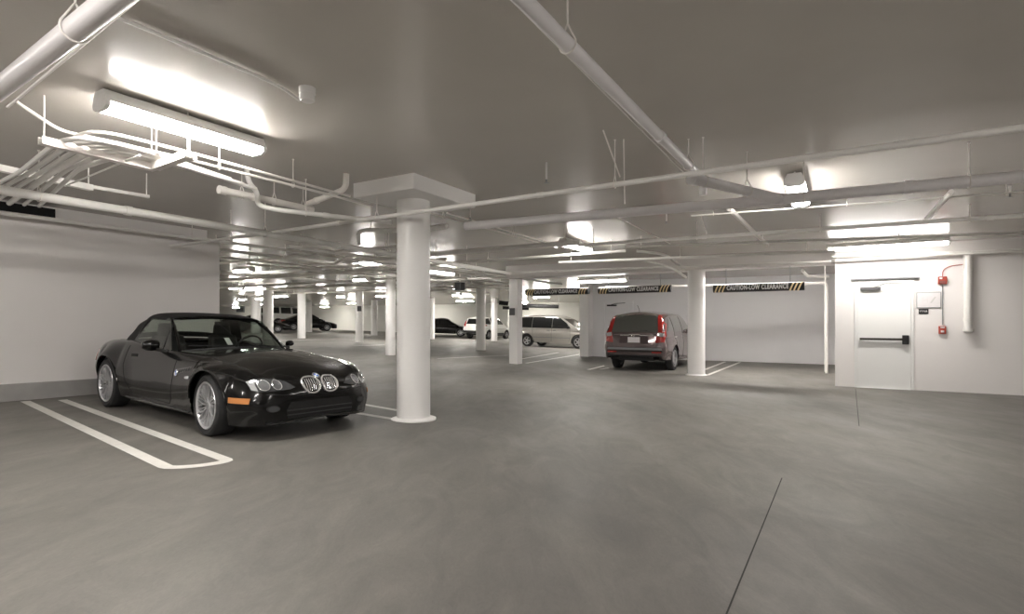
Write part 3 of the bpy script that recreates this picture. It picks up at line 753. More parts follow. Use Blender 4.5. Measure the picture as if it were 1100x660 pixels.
def wheel(parent, x, y, r, rr, w, style, detail=True, steer=0):
    s = 1 if y > 0 else -1
    def prof(pts): return [(a, b*s) for a, b in pts]
    t = MB().lathe(prof([(rr, w*.46), (r*.9, w*.5), (r*.975, w*.44), (r, w*.3), (r, -w*.3), (r*.975, -w*.44), (r*.9, -w*.5), (rr, -w*.46)]), axis='y', n=40, closed=True)
    ty = t.build('tyre', 'rubber', parent, smooth=True, angle=30); ty.location = (x, y, r); ty.rotation_euler.z = steer
    rim = MB().lathe(prof([(rr*1.02, w*.47), (rr*.99, w*.50), (rr*.93, w*.47), (rr*.90, w*.36), (rr*.90, -w*.4), (rr*1.02, -w*.4)]), axis='y', n=40)
    def spoke(a0, r0, a1, r1, h0, h1, d0, d1, z=.03):
        p = [V((r0*math.cos(a0), d0*s, r0*math.sin(a0))), V((r1*math.cos(a1), d1*s, r1*math.sin(a1)))]
        d = (p[1]-p[0]).normalized(); q = d.cross(V((0, 1, 0))).normalized(); c = []
        for pt, hh in ((p[0], h0), (p[1], h1)):
            c.append((pt-q*hh-V((0, z*s, 0)), pt+q*hh-V((0, z*s, 0)), pt+q*hh, pt-q*hh))
        rim.hexa([c[0][0], c[0][1], c[0][2], c[0][3], c[1][0], c[1][1], c[1][2], c[1][3]])
    if style == 'mesh':
        for k in range(10):
            a = 2*math.pi*k/10; b = 2*math.pi/10
            spoke(a, rr*.16, a, rr*.52, .011, .009, w*.36, w*.40)
            spoke(a, rr*.50, a+b*.26, rr*.93, .006, .0055, w*.40, w*.46); spoke(a, rr*.50, a-b*.26, rr*.93, .006, .0055, w*.40, w*.46)
            spoke(a+b/2, rr*.16, a+b/2, rr*.93, .005, .005, w*.34, w*.42)
    else:
        n = int(style)
        for k in range(n):
            a = 2*math.pi*k/n; spoke(a, rr*.12, a, rr*.93, rr*.17, rr*.11, w*.36, w*.42, .03)
    rim.lathe(prof([(0, w*.40), (rr*.16, w*.39), (rr*.2, w*.33), (rr*.2, w*.2), (0, w*.2)]), axis='y', n=20)
    ro = rim.build('rim', 'alloy' if style == 'mesh' or rr == .21 and r == .335 else 'alloy_dull', ty, smooth=True, angle=30)
    MB().lathe(prof([(0, w*.27), (rr*.88, w*.27), (rr*.88, w*.22), (0, w*.22)]), axis='y', n=28).build('shaded_brake_disc', 'black', ty)  # brake disc blackened, so shade between the spokes sits in its colour
    if style == 'mesh':
        MB().lathe(prof([(0, w*.415), (rr*.13, w*.41), (rr*.13, w*.38), (0, w*.38)]), axis='y', n=20).build('hub_cap', 'greymetal', ty)
    return ty
def arch_liners(mb, x, r, w_out, depth=.28, zc_=.31):
    for s in (-1, 1):
        vs = []; n = 20
        for k in range(n+1):
            a = math.pi*k/n*1.1-.05*math.pi
            for y in (w_out, w_out-depth): vs.append((x+(r+.004)*math.cos(a), s*y, zc_+(r+.004)*math.sin(a)))
        mb.add(vs, [(2*i, 2*i+1, 2*i+3, 2*i+2) for i in range(n)])
        b = len(mb.v)      # inner disc
        ring = [(x+(r+.004)*math.cos(math.pi*k/n*1.1-.05*math.pi), s*(w_out-depth), zc_+(r+.004)*math.sin(math.pi*k/n*1.1-.05*math.pi)) for k in range(n+1)]
        mb.add(ring, [tuple(range(n+1))])
def place_car(t, pf, pr, side, half, anchor=None, wb=0):    # contact patches of the two wheels on one side
    z0 = lambda p: V((p.x, p.y, zf(p.x)))
    d = (pf-pr); d.z = 0; d.normalize(); left = V((-d.y, d.x, 0)); mid = (pf+pr)/2 if not anchor else (pr+d*wb/2 if anchor == 'r' else pf-d*wb/2); c = mid-left*side*half; c.z = 0
    e = .5; n = V((-(zf(c.x+e)-zf(c.x-e))/(2*e), 0, 1)).normalized()
    X = (d-n*d.dot(n)).normalized(); Y = n.cross(X)
    mtx = Matrix((X, Y, n)).transposed().to_4x4(); c.z = zf(c.x); mtx.translation = c; t.matrix_world = mtx
    return t
def rounded(mb, x0, x1, y0, y1, z0, z1): return mb.box(x0, x1, y0, y1, z0, z1)

# ------------------------------------------------------------------ the black convertible
t = thing('convertible_car', 'glossy black two-seat convertible with closed black soft top and silver mesh wheels', 'car')
k = 1.10
ST = [ # x      zb    wb    zm    wm    zs    ws    zh    wh    zt
 (-2.235, .36, .48, .50, .56, .66, .52, .72, .36, .735),
 (-2.19, .31, .60, .50, .66, .72, .60, .775, .42, .79),
 (-2.08, .27, .69, .52, .755, .77, .68, .82, .46, .84),
 (-1.80, .24, .79, .54, .84, .83, .73, .87, .48, .885),
 (-1.35, .22, .84, .58, .895, .875, .745, .905, .50, .92),
 (-1.00, .20, .84, .54, .875, .87, .755, .895, .55, .905),
 (-.60, .18, .81, .44, .835, .835, .775, .855, .60, .86),
 (0, .17, .80, .42, .825, .80, .775, .82, .60, .825),
 (.40, .17, .80, .43, .83, .785, .765, .83, .55, .86),
 (.80, .17, .81, .48, .85, .77, .755, .82, .50, .85),
 (1.35, .18, .84, .54, .885, .745, .745, .765, .50, .795),
 (1.68, .17, .83, .50, .85, .69, .725, .705, .47, .74),
 (1.86, .16, .77, .42, .795, .63, .69, .655, .44, .685),
 (1.97, .16, .69, .38, .725, .58, .615, .61, .40, .635),
 (2.05, .165, .58, .35, .62, .52, .52, .55, .34, .58),
 (2.095, .19, .42, .32, .46, .455, .38, .49, .25, .525),
]
AR = [(1.35, .31, .372), (-1.35, .31, .375)]
def cab(c): return -.93 < c.x < .36 and abs(c.y) < .66 and c.z > .7
body = loft(ST, AR, n=110, sub=8, hole=cab)
bv = bvh_of(body); body.build('body', 'blackpaint', t, smooth=True, angle=50)
lin = MB(); arch_liners(lin, 1.35, .365, .82, .34); arch_liners(lin, -1.35, .37, .83, .34)
lin.box(-2.0, 1.95, -.50, .50, .16, .24).box(-.95, .95, -.76, .76, .15, .22); lin.build('underbody', 'black', t)
# flared arch lips
lp = MB()
for xc, zc_, r in AR:
    for s in ('y-', 'y+'):
        p = path_on(bv, [(xc+(r+.012)*math.cos(math.pi*i/24), zc_+(r+.012)*math.sin(math.pi*i/24)) for i in range(1, 24)], s, .05)
        lp.tube(p, .011, 8)
lp.build('arch_lip', 'blackpaint', t, smooth=True)
for x, y, st_ in ((1.35, .745, 0), (1.35, -.745, 0), (-1.35, .76, 0), (-1.35, -.76, 0)): wheel(t, x, y, .32, .242, .235, 'mesh', steer=-.07 if x > 0 else 0)
# seams
sm = MB()
for s in ('y-', 'y+'):
    seam(sm, bv, [(.50, .77), (.49, .60), (.46, .30), (.40, .235), (-.62, .245), (-.78, .40), (-.86, .60), (-.84, .84)], s)
    seam(sm, bv, [(.52, .75), (1.0, .74), (1.6, .67), (1.9, .59)], s, .003)
for s in (-1, 1): seam(sm, bv, [(1.05, .66*s), (1.9, .60*s), (2.12, .30*s)], 'z', .003)
seam(sm, bv, [(-.60, .475), (-.30, .455), (0, .44), (.30, .455), (.60, .475)], 'x+', .004)
seam(sm, bv, [(-1.62, -.62), (-1.62, .62)], 'z', .003)
sm.build('panel_gaps', 'void', t)
# side sculpting: gill, badge, handle, crease
for s, ax in ((-1, 'y-'), (1, 'y+')):
    g = decal(bv, [(.56, .64), (.92, .69), (.90, .66), (.60, .575)], ax, 'glossblack', 'side_gill', t, .003)
    gl = MB()
    for i in range(5): seam(gl, bv, [(.64+i*.055, .60+i*.013), (.66+i*.055, .64+i*.009)], ax, .004, .004)
    gl.build('gill_slats', 'void', g)
    ring_on(bv, circ(.575, .60, .036), ax, .004, 'chrome', 'emblem_ring', g, .006)
    decal(bv, circ(.575, .60, .033), ax, 'white', 'emblem', g, .007, .02)
    decal(bv, [(.54, .60), (.575, .635), (.575, .60)], ax, 'blue', 'emblem_quarter', g, .009, .02)
    decal(bv, [(.61, .60), (.575, .565), (.575, .60)], ax, 'blue', 'emblem_quarter', g, .009, .02)
    decal(bv, [(.83, .575), (.93, .59), (.93, .56), (.85, .555)], ax, 'lampglass', 'side_repeater', t, .01)
    decal(bv, [(-.70, .745), (-.54, .75), (-.54, .715), (-.70, .71)], ax, 'void', 'door_handle', t, .006)
    decal(bv, [(-.82, .20), (.90, .20), (.86, .165), (-.78, .165)], ax, 'glossblack', 'sill', t, .02)
    mr = MB().lathe([(0, -.11), (.04, -.10), (.062, -.05), (.07, .02), (.062, .08), (.05, .10), (0, .10)], n=24, axis='y')
    mo = mr.build('door_mirror', 'blackpaint', t, smooth=True, angle=60); mo.location = (.05, s*.89, .885); mo.scale = (1, .82, .95) if s < 0 else (.7, .5, .6)
    st_ = MB().hexa([(.04, s*.73, .80), (.20, s*.73, .79), (.14, s*.85, .82), (.02, s*.85, .82), (.04, s*.73, .83), (.18, s*.73, .83), (.10, s*.86, .87), (.0, s*.86, .87)]); st_.build('mirror_foot', 'blackpaint', t, bevel=.008)
# lamps
for s in (-1, 1):
    def q(pl): return [(a*s, b) for a, b in pl]
    L_ = decal(bv, q([(.715, .60), (.64, .625), (.48, .622), (.38, .59), (.30, .53), (.36, .515), (.52, .505), (.66, .50), (.705, .515)]), 'x+', 'lampdark', 'headlight', t, .006, .025)
    decal(bv, q([(.72, .595), (.675, .612), (.655, .508), (.70, .52)]), 'x+', 'lampglass', 'turn_lens', L_, .010, .02)
    decal(bv, q(circ(.60, .562, .044)), 'x+', 'lampmid', 'main_lens', L_, .012, .015); ring_on(bv, q(circ(.60, .562, .048)), 'x+', .004, 'chrome', 'lens_ring', L_, .01)
    decal(bv, q(circ(.485, .562, .040)), 'x+', 'lampmid', 'high_beam_lens', L_, .012, .015); ring_on(bv, q(circ(.485, .562, .044)), 'x+', .004, 'chrome', 'lens_ring', L_, .01)
    # kidney grille
    kc = [(.018, .55), (.032, .592), (.08, .618), (.165, .614), (.212, .58), (.208, .525), (.165, .475), (.10, .462), (.04, .485)]
    kn = []
    for i_ in range(9):
        a_, b_, c_, d_ = [kc[(i_+o_) % 9] for o_ in (-1, 0, 1, 2)]
        for tq in (0, .33, .67): kn.append(tuple(.5*(2*b_[j_]+(c_[j_]-a_[j_])*tq+(2*a_[j_]-5*b_[j_]+4*c_[j_]-d_[j_])*tq*tq+(3*b_[j_]-a_[j_]-3*c_[j_]+d_[j_])*tq**3) for j_ in (0, 1)))
    kd = q(kn)
    K = decal(bv, kd, 'x+', 'void', 'kidney_grille', t, .004, .02); ring_on(bv, kd, 'x+', .011, 'chrome', 'chrome_surround', K, .008)
    sl = MB()
    for i in range(7):
        yy = (.045+i*.025)*s; seam(sl, bv, [(yy, .60 if 0 < i < 6 else .575), (yy, .49)], 'x+', .0035, .009)
    sl.build('grille_slats', 'chrome', K)
    decal(bv, q(circ(.54, .33, .065, ry=.035)), 'x+', 'void', 'fog_light_recess', t, .003, .02)
    decal(bv, q(circ(.54, .33, .05, ry=.026)), 'x+', 'lampdark', 'fog_light', t, .009, .015)
    ax = 'y-' if s < 0 else 'y+'
    decal(bv, [(1.76, .445), (1.96, .44), (1.96, .385), (1.76, .39)], ax, 'amber', 'side_marker', t, .007)
    decal(bv, [(-2.02, .74), (-2.16, .72), (-2.17, .60), (-2.0, .58)], ax, 'redlamp', 'tail_light', t, .007)
decal(bv, [(-.36, .385), (.36, .385), (.41, .30), (.39, .215), (-.39, .215), (-.41, .30)], 'x+', 'void', 'lower_intake', t, .004, .04)
ib = MB(); seam(ib, bv, [(-.40, .30), (.40, .30)], 'x+', .008, .004); seam(ib, bv, [(-.40, .255), (.40, .255)], 'x+', .006, .004); ib.build('intake_bars', 'black', t)
lipm = MB(); seam(lipm, bv, [(-.60, .185), (-.4, .18), (0, .21), (.4, .18), (.60, .185)], 'x+', .016, .0); lipm.build('chin_spoiler', 'glossblack', t, smooth=True)
e0 = shoot(bv, 1.98, 0, 'z')
E_ = decal(bv, circ(1.98, 0, .036), 'z', 'black', 'bonnet_emblem', t, .006, .02)
ring_on(bv, circ(1.98, 0, .037), 'z', .004, 'chrome', 'emblem_ring', E_, .006)
decal(bv, circ(1.98, 0, .025), 'z', 'white', 'emblem_disc', E_, .008, .012)
decal(bv, [(1.98, 0), (2.003, 0), (1.997, .017), (1.98, .024)], 'z', 'blue', 'emblem_quarter', E_, .010, .01); decal(bv, [(1.98, 0), (1.957, 0), (1.963, -.017), (1.98, -.024)], 'z', 'blue', 'emblem_quarter', E_, .010, .01)
# cabin
def ws(u, v):                            # windscreen surface
    x0, y0, z0 = .46-.17*u*u, .665*u, .860-.045*u*u; x1, y1, z1 = -.20-.07*u*u, .545*u, 1.225-.03*u*u
    b = .03*math.sin(math.pi*v); return V((x0+(x1-x0)*v+b*.4, y0+(y1-y0)*v, z0+(z1-z0)*v+b))
nu, nv = 16, 6; g = MB(); g.add([ws(-1+2*i/nu, j/nv) for j in range(nv+1) for i in range(nu+1)], [(j*(nu+1)+i, j*(nu+1)+i+1, (j+1)*(nu+1)+i+1, (j+1)*(nu+1)+i) for j in range(nv) for i in range(nu)])
W_ = g.build('windscreen', 'clearglass', t, smooth=True)
f = MB(); f.tube([ws(-1, v/8) for v in range(9)], .020, 8).tube([ws(1, v/8) for v in range(9)], .020, 8).tube([ws(-1+u/8, 1) for u in range(17)], .022, 8)
f.build('windscreen_frame', 'blackpaint', t, smooth=True)
f = MB().tube([ws(-1+u/8, 0) for u in range(17)], .014, 8); f.build('windscreen_seal', 'rubber', t)
wp = MB()
for a, b in (((.62, -.30)), ((-.02, -.60))): wp.tube([V((.46, a, .86)), V((.42, (a+b)/2, .885)), V((.36, b, .89))], .007, 6)
wp.build('wiper', 'black', t)
MB().box(-.10, -.08, -.09, .09, 1.125, 1.175).tube([(-.09, 0, 1.17), (-.14, 0, 1.2)], .006, 6).build('rear_view_mirror', 'black', t)
c0 = ws(-.42, .30); MB().add([ws(-.24, .08)+V((-.012, 0, 0)), ws(-.15, .08)+V((-.012, 0, 0)), ws(-.15, .26)+V((-.012, 0, 0)), ws(-.24, .26)+V((-.012, 0, 0)), ws(-.24, .08)+V((-.016, 0, 0)), ws(-.15, .08)+V((-.016, 0, 0)), ws(-.15, .26)+V((-.016, 0, 0)), ws(-.24, .26)+V((-.016, 0, 0))], [(0, 1, 2, 3), (4, 5, 6, 7), (0, 1, 5, 4), (1, 2, 6, 5), (2, 3, 7, 6), (3, 0, 4, 7)]).build('parking_permit', 'white', t)
def sy(z): return .705-(z-.89)*.42
for s in (-1, 1):
    pg = [(.25, .815), (-.17, 1.19), (-.45, 1.215), (-.74, 1.205), (-.88, 1.10), (-.93, .865)]
    MB().prism([(x, s*sy(z), z) for x, z in pg], (0, s*.004, 0)).build('side_window', 'clearglass', t)
    MB().tube([(.0, s*(sy(.825)+.002), .825), (-.07, s*(sy(1.13)+.002), 1.115)], .009, 6).build('window_divider', 'rubber', t)
    MB().tube([(.28, s*.725, .815), (-.3, s*.72, .835), (-.95, s*.715, .872)], .012, 6).build('window_seal', 'rubber', t)
CS = [
 (-.20, [(.575, 1.165), (.562, 1.20), (.46, 1.225), (.22, 1.24), (0, 1.243)]),
 (-.45, [(.60, 1.185), (.585, 1.225), (.47, 1.258), (.22, 1.275), (0, 1.278)]),
 (-.74, [(.60, 1.19), (.585, 1.225), (.47, 1.262), (.22, 1.28), (0, 1.283)]),
 (-.80, [(.62, 1.12), (.595, 1.20), (.47, 1.258), (.22, 1.275), (0, 1.278)]),
 (-.89, [(.705, .885), (.63, 1.08), (.575, 1.18), (.42, 1.235), (0, 1.25)]),
 (-1.06, [(.71, .88), (.65, 1.03), (.58, 1.13), (.42, 1.19), (0, 1.205)]),
 (-1.24, [(.69, .885), (.64, .96), (.555, 1.02), (.40, 1.06), (0, 1.08)]),
 (-1.40, [(.62, .89), (.57, .905), (.47, .925), (.3, .935), (0, .94)]),
]
rows = []
for i in range(len(CS)-1):
    for j in range(4 if i < len(CS)-2 else 5):
        tt = j/4; rows.append((CS[i][0]*(1-tt)+CS[i+1][0]*tt, [(a[0]*(1-tt)+b[0]*tt, a[1]*(1-tt)+b[1]*tt) for a, b in zip(CS[i][1], CS[i+1][1])]))
cv = MB(); m = None; vs = []
for x, h in rows:
    hh = catmull(h, 5); row = [(x, y, z) for y, z in hh]+[(x, -y, z) for y, z in reversed(hh[:-1])]; m = len(row); vs += [V(p) for p in row]
fs = []; pf_ = []
for i in range(len(rows)-1):
    for j in range(m-1):
        q_ = (i*m+j, i*m+j+1, (i+1)*m+j+1, (i+1)*m+j); c = (vs[q_[0]]+vs[q_[2]])/2
        (pf_ if (-1.34 < c.x < -.93 and abs(c.y) < .47) else fs).append(q_)
ct = cv.add(vs, fs).build('soft_top', 'canvas', t, smooth=True, angle=50)
so = ct.modifiers.new('s', 'SOLIDIFY'); so.thickness = .012
MB().add(vs, pf_).build('rear_window', 'plastic_window', ct, smooth=True)
tb = MB(); tb.box(-.95, .38, -.66, .66, .20, .24).box(-.99, -.95, -.66, .66, .2, .86).box(.36, .42, -.66, .66, .2, .80).box(-.97, .4, -.68, -.655, .2, .79).box(-.97, .4, .655, .68, .2, .79)
tb.build('cabin_tub', 'tub', t)
MB().hexa([(.02, -.65, .62), (.38, -.65, .62), (.38, .65, .62), (.02, .65, .62), (.10, -.65, .80), (.38, -.65, .82), (.38, .65, .82), (.10, .65, .80)]).build('dashboard', 'tub', t, bevel=.03)
for s in (-1, 1):
    st_ = MB().hexa([(-.62, s*.36-.24, .35), (-.10, s*.36-.24, .35), (-.10, s*.36+.24, .35), (-.62, s*.36+.24, .35), (-.62, s*.36-.22, .50), (-.12, s*.36-.24, .54), (-.12, s*.36+.24, .54), (-.62, s*.36+.22, .50)])
    st_.hexa([(-.72, s*.36-.23, .45), (-.56, s*.36-.23, .45), (-.56, s*.36+.23, .45), (-.72, s*.36+.23, .45), (-.86, s*.36-.19, .98), (-.74, s*.36-.19, .98), (-.74, s*.36+.19, .98), (-.86, s*.36+.19, .98)])
    so_ = st_.build('seat', 'seat', t, bevel=.04)
    MB().hexa([(-.86, s*.36-.12, .97), (-.75, s*.36-.12, .97), (-.75, s*.36+.12, .97), (-.86, s*.36+.12, .97), (-.88, s*.36-.10, 1.13), (-.79, s*.36-.10, 1.13), (-.79, s*.36+.10, 1.13), (-.88, s*.36+.10, 1.13)]).build('headrest', 'seat', so_, bevel=.03)
sw = MB(); cc = V((-.06, .36, .83)); u1 = V((0, 1, 0)); u2 = V((.45, 0, .89)).normalized()*-1
sw.tube([cc+(u1*math.cos(a)+u2*math.sin(a))*.18 for a in [2*math.pi*i/28 for i in range(29)]], .014, 8)
for a in (.2, math.pi-.2, math.pi/2): sw.tube([cc, cc+(u1*math.cos(a)+u2*math.sin(a))*.18], .014, 6)
sw.tube([cc, cc+V((.18, 0, -.09))], .03, 10).build('steering_wheel', 'black', t, smooth=True)
place_car(t, G(227, 468.5), G(119, 437), -1, .80)

# ------------------------------------------------------------------ the other cars: one builder, different bodies
def car(name, label, paint, st, gh, wb, tr, r, rr, wstyle, decals, pf, pr, side, half, tw=.20, arches=None, seams=(), scale=1, extra=None, anchor=None):
    t = thing(name, label, 'car'); ra = r+.055
    ar = arches or [(wb/2, r, ra), (-wb/2, r, ra)]
    b = loft(st, ar, n=70, sub=6); g = loft(gh, (), n=60, sub=6)
    bv = bvh_of(b, g); b.build('body', paint, t, smooth=True, angle=50); g.build('cabin', paint, t, smooth=True, angle=50)
    W = max(s[4] for s in st)
    lin = MB(); arch_liners(lin, wb/2, ra, W-.045, .34, r); arch_liners(lin, -wb/2, ra, W-.045, .34, r); x0, x1 = min(s[0] for s in st), max(s[0] for s in st)
    lin.box(x0+.15, x1-.15, -W*.55, W*.55, st[0][1]*.7, .4).box(-wb/2+ra, wb/2-ra, -W*.9, W*.9, r*.75, .4); lin.build('underbody', 'black', t)
    for x in (wb/2, -wb/2):
        for s in (-1, 1): wheel(t, x, s*tr, r, rr, tw, wstyle)
    sm = MB()
    for pl, ax in seams: seam(sm, bv, pl, ax, .006)
    if sm.v: sm.build('panel_gaps', 'void', t)
    for nm, pl, ax, mt, off in decals:
        if ax == 'y':
            for a2 in ('y-', 'y+'): decal(bv, pl, a2, mt, nm, t, off, .07)
        elif ax in ('xx+', 'xx-'):
            for s in (-1, 1): decal(bv, [(a*s, c) for a, c in pl], ax[1:], mt, nm, t, off, .06)
        else: decal(bv, pl, ax, mt, nm, t, off, .06)
    if extra: extra(t, bv)
    place_car(t, pf, pr, side, half, anchor, wb*scale)
    if scale != 1: t.scale = (scale,)*3
    return t
def ghst(xs_h, belt, W, k=.42, crown=.04):
    out = []
    for x, h, w in xs_h:
        zt = belt+h; e = min(.10, h*.25)
        out.append((x, belt-.08, w, belt+h*.35, w-k*h*.35+.012, belt+h-e, w-k*h*.92, belt+h-e*.25, (w-k*h)*.72, zt+crown*min(1, h*2)))
    return out
# brown hatchback (rear three-quarter)
st = [
 (-2.26, .42, .72, .55, .78, .72, .76, .98, .60, 1.0), (-2.22, .36, .80, .55, .845, .75, .83, 1.02, .66, 1.03), (-2.12, .34, .85, .56, .89, .80, .88, 1.04, .70, 1.05),
 (-1.8, .33, .87, .60, .91, .85, .895, 1.05, .72, 1.06), (-1.31, .32, .89, .62, .92, .88, .90, 1.05, .74, 1.06), (-.4, .28, .88, .58, .905, .88, .895, 1.04, .75, 1.05), (.6, .28, .88, .58, .905, .86, .895, 1.01, .75, 1.03),
 (1.0, .28, .88, .6, .91, .84, .88, 1.0, .70, 1.03), (1.31, .30, .89, .62, .92, .84, .86, .97, .66, 1.0), (1.8, .28, .86, .58, .89, .78, .80, .88, .58, .93), (2.1, .26, .78, .52, .82, .70, .72, .80, .5, .84), (2.24, .28, .55, .48, .6, .64, .52, .70, .35, .73)]
gh = ghst([(-2.235, .02, .80), (-2.20, .12, .825), (-2.12, .36, .84), (-2.04, .54, .855), (-1.9, .595, .87), (-1.4, .625, .88), (-.7, .64, .885), (0, .63, .885), (.25, .58, .88), (.6, .36, .87), (.95, .10, .85), (1.08, .0, .84)], 1.02, .88, .30)
def hx(t, bv):
    p = path_on(bv, [(-.55, 1.0), (0, 1.005), (.38, 1.0)], 'x-', .05, .02); MB().tube(p, .016, 8).build('chrome_trim', 'chrome', t, smooth=True)
    h = shoot(bv, .02, .985, 'x-')[0]
    MB().tube([h+V((-.035, .045, .035)), h+V((-.035, .035, -.035))], .008, 6).tube([h+V((-.035, -.045, .035)), h+V((-.035, -.035, -.035))], .008, 6).tube([h+V((-.035, .04, 0)), h+V((-.035, -.04, 0))], .008, 6).build('badge', 'chrome', t)
    z = 1.70; MB().tube([(-1.75, .0, 1.66), (-1.80, 0, 1.74), (-1.95, 0, 1.84)], .008, 6).build('antenna', 'black', t)
    MB().tube([path_on(bv, [(.05, 1.1), (.051, 1.1)], 'x-', .1, .02)[0], path_on(bv, [(-.38, 1.13), (-.381, 1.13)], 'x-', .1, .02)[0]], .010, 6).build('wiper', 'black', t)
    for s in (-1, 1): MB().lathe([(0, -.1), (.06, -.09), (.08, 0), (.07, .08), (0, .1)], (.62, s*.98, 1.12), 'y', 16).build('door_mirror', 'brownpaint', t, smooth=True)
car('hatchback_car', 'brown metallic hatchback parked nose-in behind the round column, rear facing the camera', 'brownpaint', st, gh, 2.62, .79, .34, .235, '5', [
 ('rear_window', [(-.66, 1.09), (-.58, 1.56), (.58, 1.56), (.66, 1.09)], 'x-', 'tintglass_dark', .008),
 ('tail_light', [(.66, 1.58), (.60, 1.56), (.66, 1.12), (.62, .98), (.60, .80), (.82, .82), (.845, 1.0), (.80, 1.3)], 'xx-', 'redlamp', .012),
 ('reverse_lens', [(.64, .98), (.66, 1.08), (.82, 1.06), (.83, .96)], 'xx-', 'lampglass', .018),
 ('number_plate', [(-.17, .80), (.17, .80), (.17, .95), (-.17, .95)], 'x-', 'paper', .02),
 ('plate_recess', [(-.42, .77), (.42, .77), (.38, .985), (-.38, .985)], 'x-', 'brownpaint', .006),
 ('bumper_band', [(-.80, .545), (.80, .545), (.80, .585), (-.80, .585)], 'x-', 'void', .008),
 ('bumper_step', [(-.78, .60), (.78, .60), (.76, .66), (-.76, .66)], 'x-', 'greymetal', .012),
 ('reflector', [(.50, .52), (.76, .52), (.76, .555), (.50, .555)], 'xx-', 'redlamp', .012),
 ('lower_bumper', [(-.74, .33), (.74, .33), (.80, .46), (-.80, .46)], 'x-', 'black', .010),
 ('side_window', [(-1.95, 1.12), (-1.60, 1.46), (-1.45, 1.50), (-1.38, 1.12)], 'y', 'tintglass_dark', .008),
 ('side_window', [(-1.28, 1.10), (-1.35, 1.50), (-.50, 1.54), (-.42, 1.10)], 'y', 'tintglass_dark', .008),
 ('side_window', [(-.34, 1.10), (-.40, 1.54), (.18, 1.48), (.62, 1.10)], 'y', 'tintglass_dark', .008),
 ('windscreen', [(-.68, 1.10), (-.60, 1.50), (.60, 1.50), (.68, 1.10)], 'x+', 'tintglass_dark', .008),
 ('door_handle', [(-1.28, .96), (-1.08, .965), (-1.08, .935), (-1.28, .93)], 'y', 'chrome', .02),
 ('headlight', [(.45, .68), (.75, .72), (.78, .80), (.50, .76)], 'xx+', 'lampglass', .01)],
 G(724, 398)+V((E1.x, E1.y, 0)), G(724, 398), -1, .86, anchor='r',
 seams=[([(-1.30, 1.1), (-1.22, .8), (-1.05, .4)], 'y-'), ([(-.38, 1.1), (-.40, .36)], 'y-'), ([(-.62, 1.02), (-.64, .66), (.64, .66), (.62, 1.02)], 'x-')], extra=hx)
# silver minivan
st = [
 (-2.45, .40, .75, .55, .85, .75, .84, 1.0, .65, 1.02), (-2.38, .32, .88, .55, .93, .80, .91, 1.03, .7, 1.04), (-1.55, .30, .93, .6, .97, .85, .95, 1.04, .75, 1.05), (0, .24, .93, .56, .965, .86, .95, 1.02, .75, 1.03),
 (.9, .24, .93, .56, .96, .85, .94, .99, .75, 1.01), (1.25, .25, .92, .58, .955, .83, .92, .96, .7, 1.0), (1.55, .27, .92, .60, .96, .82, .89, .92, .65, .96), (2.05, .26, .86, .55, .90, .74, .80, .82, .55, .86), (2.32, .26, .72, .48, .78, .66, .66, .72, .45, .75), (2.42, .30, .5, .46, .55, .58, .5, .62, .35, .64)]
gh = ghst([(-2.40, .02, .88), (-2.32, .35, .90), (-2.2, .62, .91), (-1.8, .68, .93), (-.8, .71, .935), (.1, .70, .935), (.5, .62, .93), (.9, .40, .92), (1.3, .14, .90), (1.5, 0, .88)], 1.0, .9, .28)
def vx(t, bv):
    MB().lathe([(0, -.1), (.07, -.09), (.09, 0), (.07, .08), (0, .1)], (1.0, -1.04, 1.1), 'y', 16).build('door_mirror', 'black', t, smooth=True)
car('minivan_car', 'silver minivan seen from the side with dark windows, beyond the square column', 'silverpaint', st, gh, 3.03, .84, .335, .21, '5', [
 ('side_window', [(-2.22, 1.06), (-2.12, 1.57), (-1.24, 1.62), (-1.25, 1.04)], 'y', 'glossblack', .01),
 ('side_window', [(-1.225, 1.04), (-1.215, 1.62), (-.03, 1.63), (-.03, 1.04)], 'y', 'glossblack', .01),
 ('side_window', [(.0, 1.04), (.0, 1.63), (.40, 1.59), (.82, 1.31), (1.08, 1.04)], 'y', 'glossblack', .01),
 ('windscreen', [(-.76, 1.08), (-.66, 1.55), (.66, 1.55), (.76, 1.08)], 'x+', 'glossblack', .01),
 ('rear_window', [(-.7, 1.1), (-.62, 1.52), (.62, 1.52), (.7, 1.1)], 'x-', 'glossblack', .01),
 ('door_handle', [(-.30, .93), (-.12, .94), (-.12, .90), (-.30, .89)], 'y', 'greymetal', .02),
 ('door_handle', [(.06, .94), (.24, .95), (.24, .91), (.06, .90)], 'y', 'greymetal', .02),
 ('rub_strip', [(-1.1, .56), (1.1, .56), (1.1, .52), (-1.1, .52)], 'y', 'greymetal', .012),
 ('tail_light', [(.76, .85), (.74, 1.35), (.84, 1.33), (.90, .85)], 'xx-', 'redlamp', .012),
 ('headlight', [(.42, .58), (.68, .62), (.72, .72), (.46, .69)], 'xx+', 'lampglass', .012)],
 G(620.5, 374.8), G(620.5, 374.8)+V((E2.x, E2.y, 0)), -1, .94, anchor='f',
 seams=[([(-.02, 1.1), (-.02, .32)], 'y-'), ([(1.02, 1.1), (1.08, .6), (1.0, .32)], 'y-'), ([(-1.2, 1.1), (-1.15, .62), (-1.05, .32)], 'y-')], extra=vx)
